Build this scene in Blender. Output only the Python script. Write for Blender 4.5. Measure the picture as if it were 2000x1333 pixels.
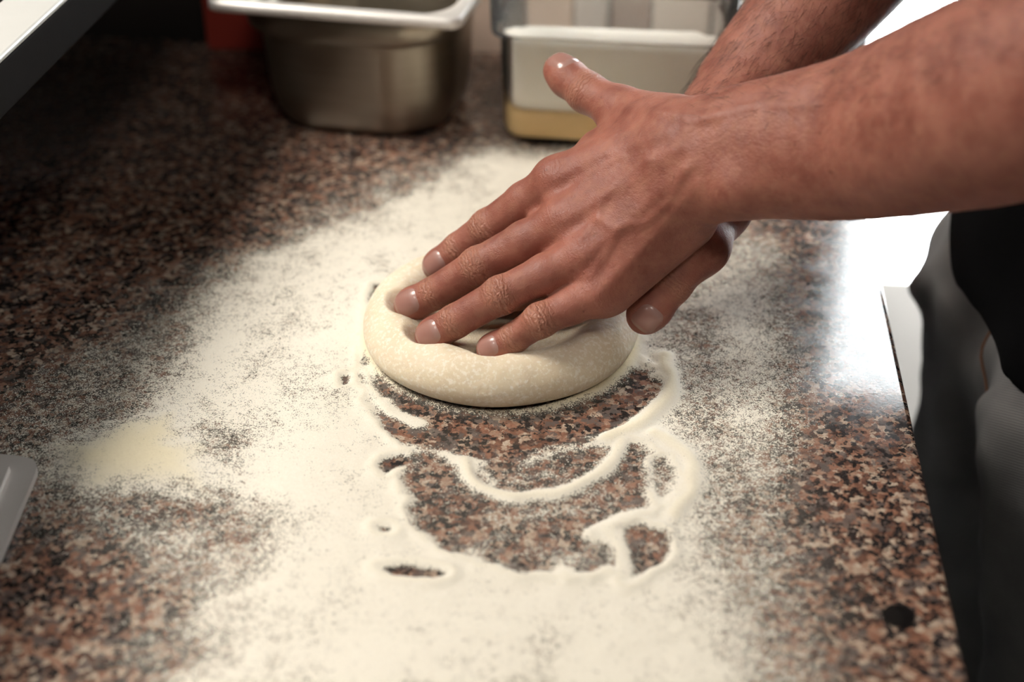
import bpy, bmesh, math, random
import numpy as np
from mathutils import Vector, Matrix

random.seed(7)
RNG = np.random.default_rng(11)
for o in list(bpy.data.objects):
    bpy.data.objects.remove(o)
scene = bpy.context.scene
COL = scene.collection
ZC = 0.90                       # height of the granite worktop above the floor

# ------------------------------------------------------------------ camera, world, exposure
cam_data = bpy.data.cameras.new('camera')
cam = bpy.data.objects.new('camera', cam_data)
COL.objects.link(cam)
cam.location = (0.0808, -0.7110, 1.3550)
cam.rotation_euler = Vector((-0.0876, 0.8388, -0.5373)).to_track_quat('-Z', 'Y').to_euler()
cam_data.sensor_width = 36.0
cam_data.lens = 36.0 * 2842.0 / 2000.0
cam_data.clip_start = 0.02
cam_data.dof.use_dof = True
cam_data.dof.focus_distance = 0.79
cam_data.dof.aperture_fstop = 3.6
scene.camera = cam

scene.view_settings.view_transform = 'Standard'
scene.view_settings.look = 'None'
scene.view_settings.gamma = 1.0
scene.view_settings.use_curve_mapping = False
scene.view_settings.exposure = 0.0

world = bpy.data.worlds.new('daylight')
scene.world = world
world.use_nodes = True
bg = world.node_tree.nodes['Background']
bg.inputs['Color'].default_value = (0.97, 0.985, 1.0, 1)
bg.inputs['Strength'].default_value = 17.0          # overcast daylight outside the glass door


# ------------------------------------------------------------------ small helpers
def link(o, parent=None):
    COL.objects.link(o)
    if parent is not None:
        o.parent = parent
        o.matrix_parent_inverse = parent.matrix_world.inverted()
    return o


def tag(o, label=None, cat=None, group=None, kind=None):
    if label: o['label'] = label
    if cat: o['category'] = cat
    if group: o['group'] = group
    if kind: o['kind'] = kind
    return o


def empty(name, loc):
    o = bpy.data.objects.new(name, None)
    o.empty_display_size = 0.05
    o.location = loc
    o.matrix_world = Matrix.Translation(Vector(loc))
    COL.objects.link(o)
    return o


def mesh_obj(name, verts, faces, mat, parent=None, smooth=True):
    me = bpy.data.meshes.new(name)
    if isinstance(verts, np.ndarray): verts = verts.tolist()
    if isinstance(faces, np.ndarray): faces = faces.tolist()
    me.from_pydata(verts, [], faces)
    me.materials.append(mat)
    if smooth:
        me.polygons.foreach_set('use_smooth', [True] * len(me.polygons))
    me.update()
    return link(bpy.data.objects.new(name, me), parent)


def box_bm(bm, lo, hi, bevel=0.0, seg=2):
    r = bmesh.ops.create_cube(bm, size=1.0)
    c = [(a + b) / 2 for a, b in zip(lo, hi)]
    s = [b - a for a, b in zip(lo, hi)]
    for v in r['verts']:
        v.co = Vector((c[0] + v.co.x * s[0], c[1] + v.co.y * s[1], c[2] + v.co.z * s[2]))
    if bevel > 0:
        es = list({e for v in r['verts'] for e in v.link_edges})
        bmesh.ops.bevel(bm, geom=es, offset=bevel, segments=seg, affect='EDGES', profile=0.5)


def bm_obj(name, bm, mat, parent=None, smooth=False):
    me = bpy.data.meshes.new(name)
    bmesh.ops.recalc_face_normals(bm, faces=bm.faces)
    bm.to_mesh(me)
    bm.free()
    me.materials.append(mat)
    if smooth:
        me.polygons.foreach_set('use_smooth', [True] * len(me.polygons))
    return link(bpy.data.objects.new(name, me), parent)


def box(name, lo, hi, mat, parent=None, bevel=0.0, seg=2):
    bm = bmesh.new()
    box_bm(bm, lo, hi, bevel, seg)
    return bm_obj(name, bm, mat, parent)


# ------------------------------------------------------------------ materials
class NT:
    """thin wrapper to write node trees compactly"""
    def __init__(self, name):
        self.m = bpy.data.materials.new(name)
        self.m.use_nodes = True
        self.t = self.m.node_tree
        self.t.nodes.clear()
        self.out = self.t.nodes.new('ShaderNodeOutputMaterial')

    def n(self, typ, **kw):
        nd = self.t.nodes.new(typ)
        for k, v in kw.items():
            if k in nd.inputs:
                self.put(nd.inputs[k], v)
            elif k.startswith('i') and k[1:].isdigit():
                self.put(nd.inputs[int(k[1:])], v)
            else:
                setattr(nd, k, v)
        return nd

    def put(self, sock, v):
        if isinstance(v, bpy.types.NodeSocket):
            self.t.links.new(v, sock)
        else:
            if isinstance(v, (tuple, list)) and len(v) == 3 and sock.type == 'RGBA':
                v = tuple(v) + (1,)
            sock.default_value = v

    def coord(self):
        return self.n('ShaderNodeTexCoord').outputs['Object']

    def noise(self, vec, scale, detail=2.0, rough=0.5, dist=0.0):
        return self.n('ShaderNodeTexNoise', Vector=vec, Scale=scale, Detail=detail, Roughness=rough, Distortion=dist).outputs[0]

    def math(self, op, a, b=0.0, clamp=False):
        nd = self.n('ShaderNodeMath', operation=op, use_clamp=clamp)
        self.put(nd.inputs[0], a)
        self.put(nd.inputs[1], b)
        return nd.outputs[0]

    def mapr(self, v, a, b, c=0.0, d=1.0):
        nd = self.n('ShaderNodeMapRange')
        for i, x in enumerate((v, a, b, c, d)):
            self.put(nd.inputs[i], x)
        return nd.outputs[0]

    def mix(self, f, a, b):
        nd = self.n('ShaderNodeMix', data_type='RGBA')
        self.put(nd.inputs[0], f)
        self.put(nd.inputs[6], a)
        self.put(nd.inputs[7], b)
        return nd.outputs[2]

    def ramp(self, f, stops, mode='LINEAR'):
        nd = self.n('ShaderNodeValToRGB')
        cr = nd.color_ramp
        cr.interpolation = mode
        while len(cr.elements) < len(stops):
            cr.elements.new(0.5)
        for e, (p, c) in zip(cr.elements, stops):
            e.position = p
            e.color = tuple(c) + (1,)
        self.put(nd.inputs[0], f)
        return nd.outputs[0]

    def attr(self, name):
        return self.n('ShaderNodeAttribute', attribute_name=name).outputs['Fac']

    def bump(self, h, strength=0.3, dist=0.001, normal=None):
        nd = self.n('ShaderNodeBump', Strength=strength, Distance=dist, Height=h)
        if normal is not None: self.put(nd.inputs['Normal'], normal)
        return nd.outputs[0]

    def bsdf(self, **kw):
        nd = self.t.nodes.new('ShaderNodeBsdfPrincipled')
        for k, v in kw.items():
            self.put(nd.inputs[k.replace('_', ' ')], v)
        return nd.outputs[0]

    def done(self, sh):
        self.t.links.new(sh, self.out.inputs[0])
        return self.m


def simple(name, col, rough=0.5, metal=0.0, var=0.12, scale=30.0, bump=0.0, **kw):
    t = NT(name)
    c = t.coord()
    nz = t.noise(c, scale, 4)
    a = tuple(x * (1 - var) for x in col)
    b = tuple(min(1, x * (1 + var)) for x in col)
    args = dict(Base_Color=t.mix(nz, a, b), Roughness=rough, Metallic=metal)
    if bump: args['Normal'] = t.bump(t.noise(c, scale * 8, 3), bump, 0.001)
    args.update(kw)
    return t.done(t.bsdf(**args))


def granite_material():
    t = NT('polished_granite')
    c = t.coord()
    w = t.n('ShaderNodeTexNoise', Vector=c, Scale=520.0, Detail=3.0)
    off = t.n('ShaderNodeVectorMath', operation='SUBTRACT', i0=w.outputs[1], i1=(0.5, 0.5, 0.5))
    sc = t.n('ShaderNodeVectorMath', operation='SCALE', i0=off.outputs[0])
    sc.inputs['Scale'].default_value = 0.0044
    p = t.n('ShaderNodeVectorMath', operation='ADD', i0=c, i1=sc.outputs[0]).outputs[0]
    v = t.n('ShaderNodeTexVoronoi', Vector=p, Scale=265.0)
    r = t.n('ShaderNodeSeparateColor', Color=v.outputs['Color'])
    soft = t.noise(p, 420.0, 3, 0.6)
    k = t.math('ADD', r.outputs[0], t.mapr(soft, 0.25, 0.75, -0.22, 0.22))
    col = t.ramp(k, [(0.0, (0.045, 0.026, 0.021)), (0.28, (0.15, 0.070, 0.046)), (0.52, (0.28, 0.135, 0.088)),
                     (0.75, (0.33, 0.215, 0.155)), (1.0, (0.52, 0.42, 0.33))])
    v3_ = t.n('ShaderNodeTexVoronoi', Vector=p, Scale=225.0)
    r3 = t.n('ShaderNodeSeparateColor', Color=v3_.outputs['Color'])
    gq = t.math('ADD', r3.outputs[2], t.mapr(soft, 0.3, 0.7, -0.12, 0.12))
    col = t.mix(t.mapr(gq, 0.70, 0.76, 0.0, 0.85), col, (0.098, 0.084, 0.080))
    v2 = t.n('ShaderNodeTexVoronoi', Vector=p, Scale=370.0)
    r2 = t.n('ShaderNodeSeparateColor', Color=v2.outputs['Color'])
    big = t.noise(c, 75.0, 2)
    kb = t.math('ADD', r2.outputs[1], t.math('ADD', t.mapr(big, 0.35, 0.65, -0.22, 0.22), t.mapr(soft, 0.3, 0.7, -0.08, 0.08)))
    col = t.mix(t.mapr(kb, 0.68, 0.74), col, (0.013, 0.012, 0.013))
    fine = t.noise(p, 1100.0, 2)
    col = t.mix(t.mapr(fine, 0.35, 0.75, 0.0, 0.30), col, (0.10, 0.075, 0.065))
    # one large dark inclusion near the front edge of the slab
    d = t.n('ShaderNodeVectorMath', operation='DISTANCE', i0=p, i1=(0.2030, -0.2116, 0.9000))
    col = t.mix(t.mapr(d.outputs['Value'], 0.0068, 0.0085, 1.0, 0.0), col, (0.008, 0.007, 0.007))
    rough = t.mapr(t.noise(c, 60.0, 4), 0.3, 0.7, 0.07, 0.17)
    return t.done(t.bsdf(Base_Color=col, Roughness=rough, IOR=1.5,
                         Normal=t.bump(t.noise(c, 500.0, 3), 0.05, 0.0005)))


def flour_material():
    t = NT('semolina_flour')
    c = t.coord()
    dens = t.attr('dens')
    thick = t.attr('thick')
    gv = t.n('ShaderNodeTexVoronoi', Vector=c, Scale=1500.0)
    n1 = t.n('ShaderNodeSeparateColor', Color=gv.outputs['Color']).outputs[0]
    gv2 = t.n('ShaderNodeTexVoronoi', Vector=c, Scale=2600.0)
    n1b = t.n('ShaderNodeSeparateColor', Color=gv2.outputs['Color']).outputs[1]
    n2 = t.noise(c, 260.0, 3.0, 0.6)
    n3 = t.noise(c, 70.0, 2.0, 0.5)
    clump = t.math('ADD', t.math('MULTIPLY', t.mapr(n2, 0.25, 0.75), 0.6), t.math('MULTIPLY', t.mapr(n3, 0.25, 0.75), 0.4))
    g_ = t.math('ADD', t.math('MULTIPLY', n1, 0.5), t.math('MULTIPLY', n1b, 0.5))
    n = t.math('ADD', t.math('MULTIPLY', g_, 0.60), t.math('MULTIPLY', clump, 0.40))
    thr = t.mapr(dens, 0.0, 1.0, 0.10, 0.86)
    a = t.math('MULTIPLY', t.math('SUBTRACT', thr, n), 14.0, clamp=True)
    film = t.math('MULTIPLY', t.math('POWER', dens, 1.6), t.mapr(n2, 0.3, 0.7, 0.62, 0.34))
    a = t.math('MAXIMUM', a, film, clamp=True)
    col = t.mix(t.mapr(thick, 0.25, 1.0), (0.78, 0.745, 0.66), (0.78, 0.69, 0.47))
    col = t.mix(t.mapr(g_, 0.2, 0.8), t.mix(0.22, col, (0.55, 0.46, 0.33)), col)
    b = t.bsdf(Base_Color=col, Roughness=0.95, Specular_IOR_Level=0.1,
               Normal=t.bump(t.math('ADD', g_, t.math('MULTIPLY', n2, 1.2)), 0.45, 0.0009))
    tr = t.n('ShaderNodeBsdfTransparent').outputs[0]
    mx = t.n('ShaderNodeMixShader')
    t.put(mx.inputs[0], a)
    t.t.links.new(tr, mx.inputs[1])
    t.t.links.new(b, mx.inputs[2])
    return t.done(mx.outputs[0])


def skin_material():
    t = NT('skin')
    c = t.coord()
    red = t.attr('red')
    ws = t.attr('wr_s')
    wm = t.attr('wr_m')
    n = t.noise(c, 55.0, 4, 0.6)
    n2 = t.noise(c, 160.0, 3, 0.6)
    col = t.mix(t.mapr(n, 0.3, 0.7), (0.355, 0.136, 0.096), (0.205, 0.064, 0.045))
    col = t.mix(t.mapr(n2, 0.45, 0.8, 0.0, 0.5), col, (0.40, 0.185, 0.120))
    col = t.mix(t.math('MULTIPLY', wm, 0.45), col, (0.45, 0.225, 0.148))
    col = t.mix(t.math('MULTIPLY', red, 0.6), col, (0.29, 0.080, 0.058))
    fr = t.mapr(t.noise(c, 210.0, 1, 0.3), 0.74, 0.80, 0.0, 0.55)
    col = t.mix(fr, col, (0.14, 0.048, 0.030))
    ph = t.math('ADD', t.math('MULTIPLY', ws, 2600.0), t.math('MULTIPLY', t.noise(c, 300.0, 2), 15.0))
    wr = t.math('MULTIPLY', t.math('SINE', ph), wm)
    col = t.mix(t.mapr(wr, 0.15, 0.9, 0.0, 0.45), col, (0.20, 0.065, 0.042))  # shade of the wrinkle creases put into the colour
    vor = t.n('ShaderNodeTexVoronoi', Vector=c, Scale=900.0, feature='DISTANCE_TO_EDGE').outputs['Distance']
    h = t.math('ADD', t.math('MULTIPLY', wr, -1.6), t.math('ADD', t.math('MULTIPLY', vor, 0.9), t.math('MULTIPLY', t.noise(c, 380.0, 4, 0.65), 2.3)))
    nm = t.bump(h, 0.38, 0.0006)
    return t.done(t.bsdf(Base_Color=col, Roughness=t.mapr(n2, 0.3, 0.7, 0.40, 0.58), Specular_IOR_Level=0.38,
                         Subsurface_Weight=0.16, Subsurface_Radius=(1.0, 0.35, 0.2), Subsurface_Scale=0.004, Normal=nm))


def nail_material():
    t = NT('nail')
    c = t.coord()
    v = t.attr('nail_v')
    col = t.ramp(v, [(0.0, (0.41, 0.25, 0.22)), (0.16, (0.38, 0.225, 0.20)), (0.3, (0.345, 0.18, 0.15)),
                     (0.86, (0.345, 0.175, 0.145)), (0.96, (0.42, 0.28, 0.23))])
    return t.done(t.bsdf(Base_Color=col, Roughness=0.22, Specular_IOR_Level=0.6, Subsurface_Weight=0.1,
                         Subsurface_Radius=(1.0, 0.4, 0.25), Subsurface_Scale=0.002,
                         Normal=t.bump(t.noise(c, 500.0, 2), 0.06, 0.0004)))


def dough_material():
    t = NT('raw_dough')
    c = t.coord()
    n = t.noise(c, 40.0, 3)
    col = t.mix(t.mapr(n, 0.3, 0.7), (0.76, 0.665, 0.51), (0.68, 0.57, 0.41))
    blot = t.mapr(t.noise(c, 420.0, 3, 0.65), 0.50, 0.62, 0.0, 0.7)
    col = t.mix(blot, col, (0.84, 0.79, 0.69))
    # semolina dust lying on the pressed top
    dust = t.attr('dust')
    gr = t.mapr(t.noise(c, 1300.0, 2), 0.42, 0.60)
    col = t.mix(t.math('MULTIPLY', dust, t.math('MULTIPLY', gr, 0.8)), col, (0.70, 0.58, 0.40))
    vor = t.n('ShaderNodeTexVoronoi', Vector=c, Scale=330.0, feature='SMOOTH_F1').outputs['Distance']
    h = t.math('ADD', t.math('MULTIPLY', t.noise(c, 240.0, 4, 0.6), 1.0),
               t.math('ADD', t.math('MULTIPLY', vor, 0.25), t.math('MULTIPLY', t.math('MULTIPLY', gr, dust), 0.6)))
    return t.done(t.bsdf(Base_Color=col, Roughness=0.62, Specular_IOR_Level=0.3, Subsurface_Weight=0.2,
                         Subsurface_Radius=(1.0, 0.7, 0.4), Subsurface_Scale=0.004, Normal=t.bump(h, 0.55, 0.0010)))


def denim_material():
    t = NT('dark_grey_denim')
    c = t.coord()
    wv = t.n('ShaderNodeTexWave', Scale=210.0, Distortion=1.0, Detail=1.0, bands_direction='DIAGONAL')
    mp = t.n('ShaderNodeMapping', Vector=c)
    mp.inputs['Scale'].default_value = (0.4, 1.0, 1.6)
    t.put(wv.inputs['Vector'], mp.outputs[0])
    n = t.noise(c, 14.0, 4, 0.6)
    col = t.mix(t.mapr(n, 0.3, 0.7), (0.14, 0.138, 0.139), (0.20, 0.197, 0.195))
    fade = t.attr('fade')
    col = t.mix(fade, col, (0.30, 0.296, 0.292))
    col = t.mix(t.math('MULTIPLY', wv.outputs[0], 0.7), col, t.mix(0.6, col, (0.04, 0.04, 0.042)))
    return t.done(t.bsdf(Base_Color=col, Roughness=0.9, Specular_IOR_Level=0.15,
                         Normal=t.bump(wv.outputs[0], 0.25, 0.0005)))


def steel_material(name, col=(0.55, 0.53, 0.50), rough=0.28):
    t = NT(name)
    c = t.coord()
    mp = t.n('ShaderNodeMapping', Vector=c)
    mp.inputs['Scale'].default_value = (8.0, 8.0, 300.0)
    n = t.noise(mp.outputs[0], 3.0, 4)
    cc = t.mix(t.mapr(n, 0.3, 0.7), tuple(x * 0.9 for x in col), tuple(min(1, x * 1.08) for x in col))
    return t.done(t.bsdf(Base_Color=cc, Metallic=1.0, Roughness=t.mapr(t.noise(c, 25.0, 3), 0.3, 0.7, rough * 0.85, rough * 1.25)))


def plastic_material():
    t = NT('clear_plastic')
    c = t.coord()
    fz = t.n('ShaderNodeFresnel', IOR=1.22).outputs[0]
    milk = t.math('ADD', 0.03, t.math('MULTIPLY', t.noise(c, 30.0, 3), 0.04))
    tr = t.n('ShaderNodeBsdfTransparent', Color=(0.995, 0.995, 0.99)).outputs[0]
    df = t.n('ShaderNodeBsdfDiffuse', Color=(0.95, 0.95, 0.93)).outputs[0]
    tl = t.n('ShaderNodeBsdfTranslucent', Color=(0.9, 0.9, 0.88)).outputs[0]
    gl = t.n('ShaderNodeBsdfGlossy', Color=(1, 1, 1), Roughness=0.12).outputs[0]
    def ms(f, a, b):
        m = t.n('ShaderNodeMixShader')
        t.put(m.inputs[0], f)
        t.t.links.new(a, m.inputs[1])
        t.t.links.new(b, m.inputs[2])
        return m.outputs[0]
    return t.done(ms(fz, ms(milk, tr, ms(0.5, df, tl)), gl))


def glass_material():
    t = NT('door_glass')
    c = t.coord()
    tr = t.n('ShaderNodeBsdfTransparent', Color=t.mix(t.noise(c, 3.0), (0.96, 0.98, 0.98), (0.99, 1, 1))).outputs[0]
    gl = t.n('ShaderNodeBsdfGlossy', Roughness=0.02).outputs[0]
    m = t.n('ShaderNodeMixShader')
    t.put(m.inputs[0], t.n('ShaderNodeFresnel', IOR=1.5).outputs[0])
    t.t.links.new(tr, m.inputs[1])
    t.t.links.new(gl, m.inputs[2])
    return t.done(m.outputs[0])


def emit_material(name, col, s):
    t = NT(name)
    e = t.n('ShaderNodeEmission', Color=t.mix(t.noise(t.coord(), 4.0), col, tuple(x * 0.97 for x in col)), Strength=s).outputs[0]
    return t.done(e)


M = dict(
    granite=granite_material(), flour=flour_material(), skin=skin_material(), nail=nail_material(),
    dough=dough_material(), denim=denim_material(),
    steel=steel_material('brushed_steel'), steel_pan=steel_material('worn_pan_steel', (0.33, 0.29, 0.235), 0.36),
    rim_steel=simple('rim_highlight_steel', (0.80, 0.77, 0.74), 0.38, 0.35, 0.05),  # pale and only half metallic: the rim's highlight is put into the colour
    steel_white=simple('satin_light_steel', (0.62, 0.62, 0.60), 0.45, 0.25, 0.06),
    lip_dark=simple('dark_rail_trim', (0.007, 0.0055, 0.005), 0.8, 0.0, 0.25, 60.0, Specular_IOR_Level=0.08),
    black=simple('black_cotton', (0.0035, 0.0035, 0.004), 0.95, 0.0, 0.2, 200.0, 0.2, Specular_IOR_Level=0.05),
    plastic=plastic_material(), glass=glass_material(),
    white_flour=simple('white_flour', (0.97, 0.94, 0.86), 0.95, 0.0, 0.02, 120.0, 0.2, Subsurface_Weight=0.2, Subsurface_Radius=(1.0, 0.92, 0.8), Subsurface_Scale=0.006),
    semolina=simple('yellow_tan_powder', (0.72, 0.52, 0.25), 0.95, 0.0, 0.06, 200.0, 0.2),
    wall_light=simple('off_white_plaster', (0.74, 0.72, 0.69), 0.9, 0.0, 0.03),
    wall_dark=simple('dark_tile_wall', (0.014, 0.011, 0.010), 0.8, 0.0, 0.1, Specular_IOR_Level=0.1),
    floor=simple('pale_floor_tile', (0.52, 0.48, 0.44), 0.9, 0.0, 0.04, Specular_IOR_Level=0.1),
    ceiling=simple('grey_ceiling', (0.045, 0.040, 0.036), 0.9, 0.0, 0.04),
    frame=simple('white_door_frame', (0.80, 0.80, 0.80), 0.5, 0.0, 0.03),
    cabinet=simple('dark_cabinet', (0.06, 0.055, 0.05), 0.5, 0.0, 0.1),
    hair=simple('dark_brown_hair', (0.035, 0.018, 0.012), 0.6, 0.0, 0.2),
    red=simple('dull_red_plastic', (0.38, 0.045, 0.03), 0.5, 0.0, 0.1),
    stitch=simple('rust_thread', (0.16, 0.075, 0.04), 0.9, 0.0, 0.2),
    scraper=simple('milky_plastic', (0.60, 0.56, 0.53), 0.35, 0.0, 0.03, Transmission_Weight=0.25),
    shoe=simple('black_leather', (0.012, 0.011, 0.010), 0.5, 0.0, 0.1),
    lamp=emit_material('lamp_diffuser', (1.0, 0.935, 0.84), 30.0),
    lamp_case=simple('white_lamp_case', (0.75, 0.75, 0.75), 0.5, 0.0, 0.03),
    joint=simple('floor_joint', (0.45, 0.42, 0.39), 0.9),
)
BOARDS = [simple('painted_board_%d' % i, c, 0.7, 0.0, 0.08) for i, c in enumerate(
    [(0.80, 0.63, 0.50), (0.70, 0.55, 0.45), (0.42, 0.31, 0.26), (0.80, 0.71, 0.62), (0.68, 0.62, 0.56)])]

# ------------------------------------------------------------------ the room
RX0, RX1, RY0, RY1, RH = -1.50, 2.6, -2.4, 1.70, 2.7
DX0, DX1, DZ1 = 0.43, 1.9, 2.2


def structure(o):
    o['kind'] = 'structure'
    return o


fl = structure(box('floor', (RX0, RY0, -0.06), (RX1, RY1 - 0.005, 0.0), M['floor']))
structure(box('ceiling', (RX0 - 0.1, RY0 - 0.1, RH), (RX1 + 0.1, RY1 + 0.1, RH + 0.08), M['ceiling']))
structure(box('wall_left', (RX0 - 0.1, RY0, 0.0), (RX0, RY1, RH), M['wall_dark']))
structure(box('wall_right', (RX1, RY0, 0.0), (RX1 + 0.1, RY1, RH), M['ceiling']))
structure(box('wall_front', (RX0, RY0 - 0.1, 0.0), (RX1, RY0, RH), M['ceiling']))
bm = bmesh.new()
box_bm(bm, (RX0, RY1, 0.0), (DX0, RY1 + 0.1, RH))
box_bm(bm, (DX1, RY1, 0.0), (RX1, RY1 + 0.1, RH))
box_bm(bm, (DX0, RY1, DZ1), (DX1, RY1 + 0.1, RH))
structure(bm_obj('wall_far', bm, M['wall_light']))
# glass door to the bright street
door = structure(tag(empty('door_1', (DX0, RY1, 0.0)), 'tall glass door flooded with white daylight behind the worker', 'door'))
fw_ = 0.02
for lo, hi in (((DX0, RY1 + 0.03, 0), (DX0 + fw_, RY1 + 0.07, DZ1)), ((DX1 - fw_, RY1 + 0.03, 0), (DX1, RY1 + 0.07, DZ1)),
               ((DX0, RY1 + 0.03, DZ1 - fw_), (DX1, RY1 + 0.07, DZ1))):
    box('door_frame', lo, hi, M['frame'], door, 0.003)
box('pane', (DX0 + fw_, RY1 + 0.045, 0.0), (DX1 - fw_, RY1 + 0.052, DZ1 - fw_), M['glass'], door)
# partition wall that closes the far end of the worktop, clad with upright boards
bm = bmesh.new()
box_bm(bm, (-0.80, 0.485, 0.0), (-0.215, 0.56, 1.75))  # unseen tall left part, added near-black to darken reflections under the rail
box_bm(bm, (-0.215, 0.485, 0.0), (0.245, 0.56, 1.03))
wb = structure(bm_obj('wall_back', bm, M['wall_dark']))
x = -0.105
k = 0
widths = [0.06, 0.055, 0.03, 0.035, 0.05, 0.06, 0.045, 0.06, 0.055]
order = [1, 0, 4, 2, 3, 4, 3, 0, 4]
for w, ci in zip(widths, order):
    if x + w > 0.245: w = 0.245 - x
    if w < 0.01: break
    box('board', (x + 0.001, 0.468 + 0.002 * (k % 2), 0.60), (x + w - 0.001, 0.486, 1.03), BOARDS[ci], wb, 0.002)
    x += w
    k += 1

# two lamps, and an unseen fill lamp added to brighten the jeans
for nm_, (lx, ly, sx, sy), drop, lab in (
        ('hanging_lamp', (-0.96, 0.02, 0.31, 0.31), 0.55, 'large square warm hanging lamp beyond the raised rail'),
        ('hanging_lamp', (-0.95, -1.20, 0.15, 0.17), 0.45, 'square warm hanging lamp behind the photographer'),
        ('fill_lamp', (0.40, -1.30, 0.20, 0.13), 0.06, 'long unseen fill lamp added behind the photographer')):
    lp = tag(empty(nm_, (lx, ly, RH)), lab, 'lamp', 'lamps over the kitchen')
    box('case', (lx - sx - 0.02, ly - sy - 0.02, RH - drop), (lx + sx + 0.02, ly + sy + 0.02, RH - drop + 0.05), M['lamp_case'], lp, 0.005)
    box('diffuser', (lx - sx, ly - sy, RH - drop - 0.012), (lx + sx, ly + sy, RH - drop), M['lamp'], lp)
    if drop > 0.1:
        for dx in (-0.08, 0.08):
            box('hanger', (lx + dx - 0.006, ly - 0.006, RH - drop + 0.05), (lx + dx + 0.006, ly + 0.006, RH), M['lamp_case'], lp)

# ------------------------------------------------------------------ worktop and cabinet
EDGE = 0.2285
top = box('countertop', (-0.655, -1.30, ZC - 0.04), (EDGE, 0.452, ZC), M['granite'], None, 0.003, 2)
tag(top, 'polished brown and black granite worktop dusted with flour', 'worktop')
cab = tag(empty('base_cabinet', (-0.22, -0.42, 0.0)), 'dark base cabinet carrying the granite worktop', 'cabinet')
box('body', (-0.65, -1.28, 0.10), (0.19, 0.45, ZC - 0.04), M['cabinet'], cab, 0.002)
box('plinth', (-0.65, -1.25, 0.0), (0.13, 0.45, 0.10), M['lip_dark'], cab)
for i in range(3):
    y0 = -1.27 + i * 0.573
    d_ = box('door', (0.19, y0 + 0.003, 0.12), (0.208, y0 + 0.57, ZC - 0.06), M['cabinet'], cab, 0.002)
    box('handle', (0.208, y0 + 0.2, ZC - 0.11), (0.218, y0 + 0.37, ZC - 0.098), M['steel'], d_, 0.003)

# raised topping rail along the left of the worktop: bright flat lip, dark trim, well coloured near-black for its shade
rail = tag(empty('topping_rail', (-0.46, -0.1, ZC)), 'raised metal rail with pale top lip over the dark left side', 'rail')
XL = -0.2625
ZT = ZC + 0.170
RYa, RYb = -1.0, 0.44
box('top_lip', (XL - 0.034, RYa, ZT - 0.004), (XL, RYb, ZT), M['steel_white'], rail, 0.0015)
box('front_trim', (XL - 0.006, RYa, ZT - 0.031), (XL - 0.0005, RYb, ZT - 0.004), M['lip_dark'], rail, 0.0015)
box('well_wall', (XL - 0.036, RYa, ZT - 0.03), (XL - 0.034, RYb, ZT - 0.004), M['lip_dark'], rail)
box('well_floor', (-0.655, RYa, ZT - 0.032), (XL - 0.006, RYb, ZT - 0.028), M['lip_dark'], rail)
box('back_lip', (-0.655, RYa, ZT - 0.028), (-0.605, RYb, ZT), M['steel_white'], rail, 0.0015)
for py_ in (-0.95, -0.28, 0.36):
    box('support_post', (-0.60, py_, ZC), (-0.57, py_ + 0.03, ZT - 0.032), M['lip_dark'], rail, 0.002)

# ------------------------------------------------------------------ rounded-rectangle lofts for pan and bin
def rrect(cx, cy, hx, hy, r, n=10):
    pts = []
    for sx, sy, a0 in ((1, 1, 0), (-1, 1, 90), (-1, -1, 180), (1, -1, 270)):
        for i in range(n + 1):
            a = math.radians(a0 + 90 * i / n)
            pts.append((cx + sx * (hx - r) + r * math.cos(a), cy + sy * (hy - r) + r * math.sin(a)))
    return pts


def loft(name, rings, mat, parent, rot=0.0, piv=(0, 0), cap0=True, cap1=False, n=10):
    V, Fc = [], []
    cr, sr = math.cos(rot), math.sin(rot)
    for (hx, hy, r, z) in rings:
        for x_, y_ in rrect(0, 0, hx, hy, r, n):
            V.append((piv[0] + cr * x_ - sr * y_, piv[1] + sr * x_ + cr * y_, z))
    m = 4 * (n + 1)
    for k_ in range(len(rings) - 1):
        for i in range(m):
            a, b = k_ * m + i, k_ * m + (i + 1) % m
            Fc.append((a, b, b + m, a + m))
    if cap0: Fc.append(tuple(reversed(range(m))))
    if cap1: Fc.append(tuple(range((len(rings) - 1) * m, len(rings) * m)))
    return mesh_obj(name, V, Fc, mat, parent)


# steel gastronorm pan
pr = math.radians(-6.5)
PW, PD = 0.0930, 0.088          # half sizes of the rim
corner = Vector((-0.0540, 0.2330))
ex, ey = Vector((math.cos(pr), math.sin(pr))), Vector((-math.sin(pr), math.cos(pr)))
pc = corner - ex * PW + ey * PD
pan = tag(empty('steel_pan', (pc.x, pc.y, ZC)), 'deep stainless steel food pan with a wide flat rim', 'pan')
hx, hy = PW - 0.013, PD - 0.013
z0 = ZC + 0.0005
rings = [(hx - 0.045, hy - 0.045, 0.015, z0), (hx - 0.022, hy - 0.022, 0.038, z0), (hx - 0.016, hy - 0.016, 0.043, z0 + 0.002),
         (hx - 0.011, hy - 0.011, 0.046, z0 + 0.010), (hx - 0.008, hy - 0.008, 0.047, z0 + 0.030), (hx - 0.005, hy - 0.005, 0.048, z0 + 0.0735),
         (hx - 0.0045, hy - 0.0045, 0.048, z0 + 0.075), (hx - 0.0010, hy - 0.0010, 0.044, z0 + 0.0775), (hx, hy, 0.042, z0 + 0.079), (hx + 0.001, hy + 0.001, 0.030, z0 + 0.102)]
inner = [(a - 0.0012, b - 0.0012, c, z + 0.0008) for a, b, c, z in reversed(rings)]
loft('body', rings + inner, M['steel_pan'], pan, pr, pc, True, True)
zr = z0 + 0.102
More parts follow.
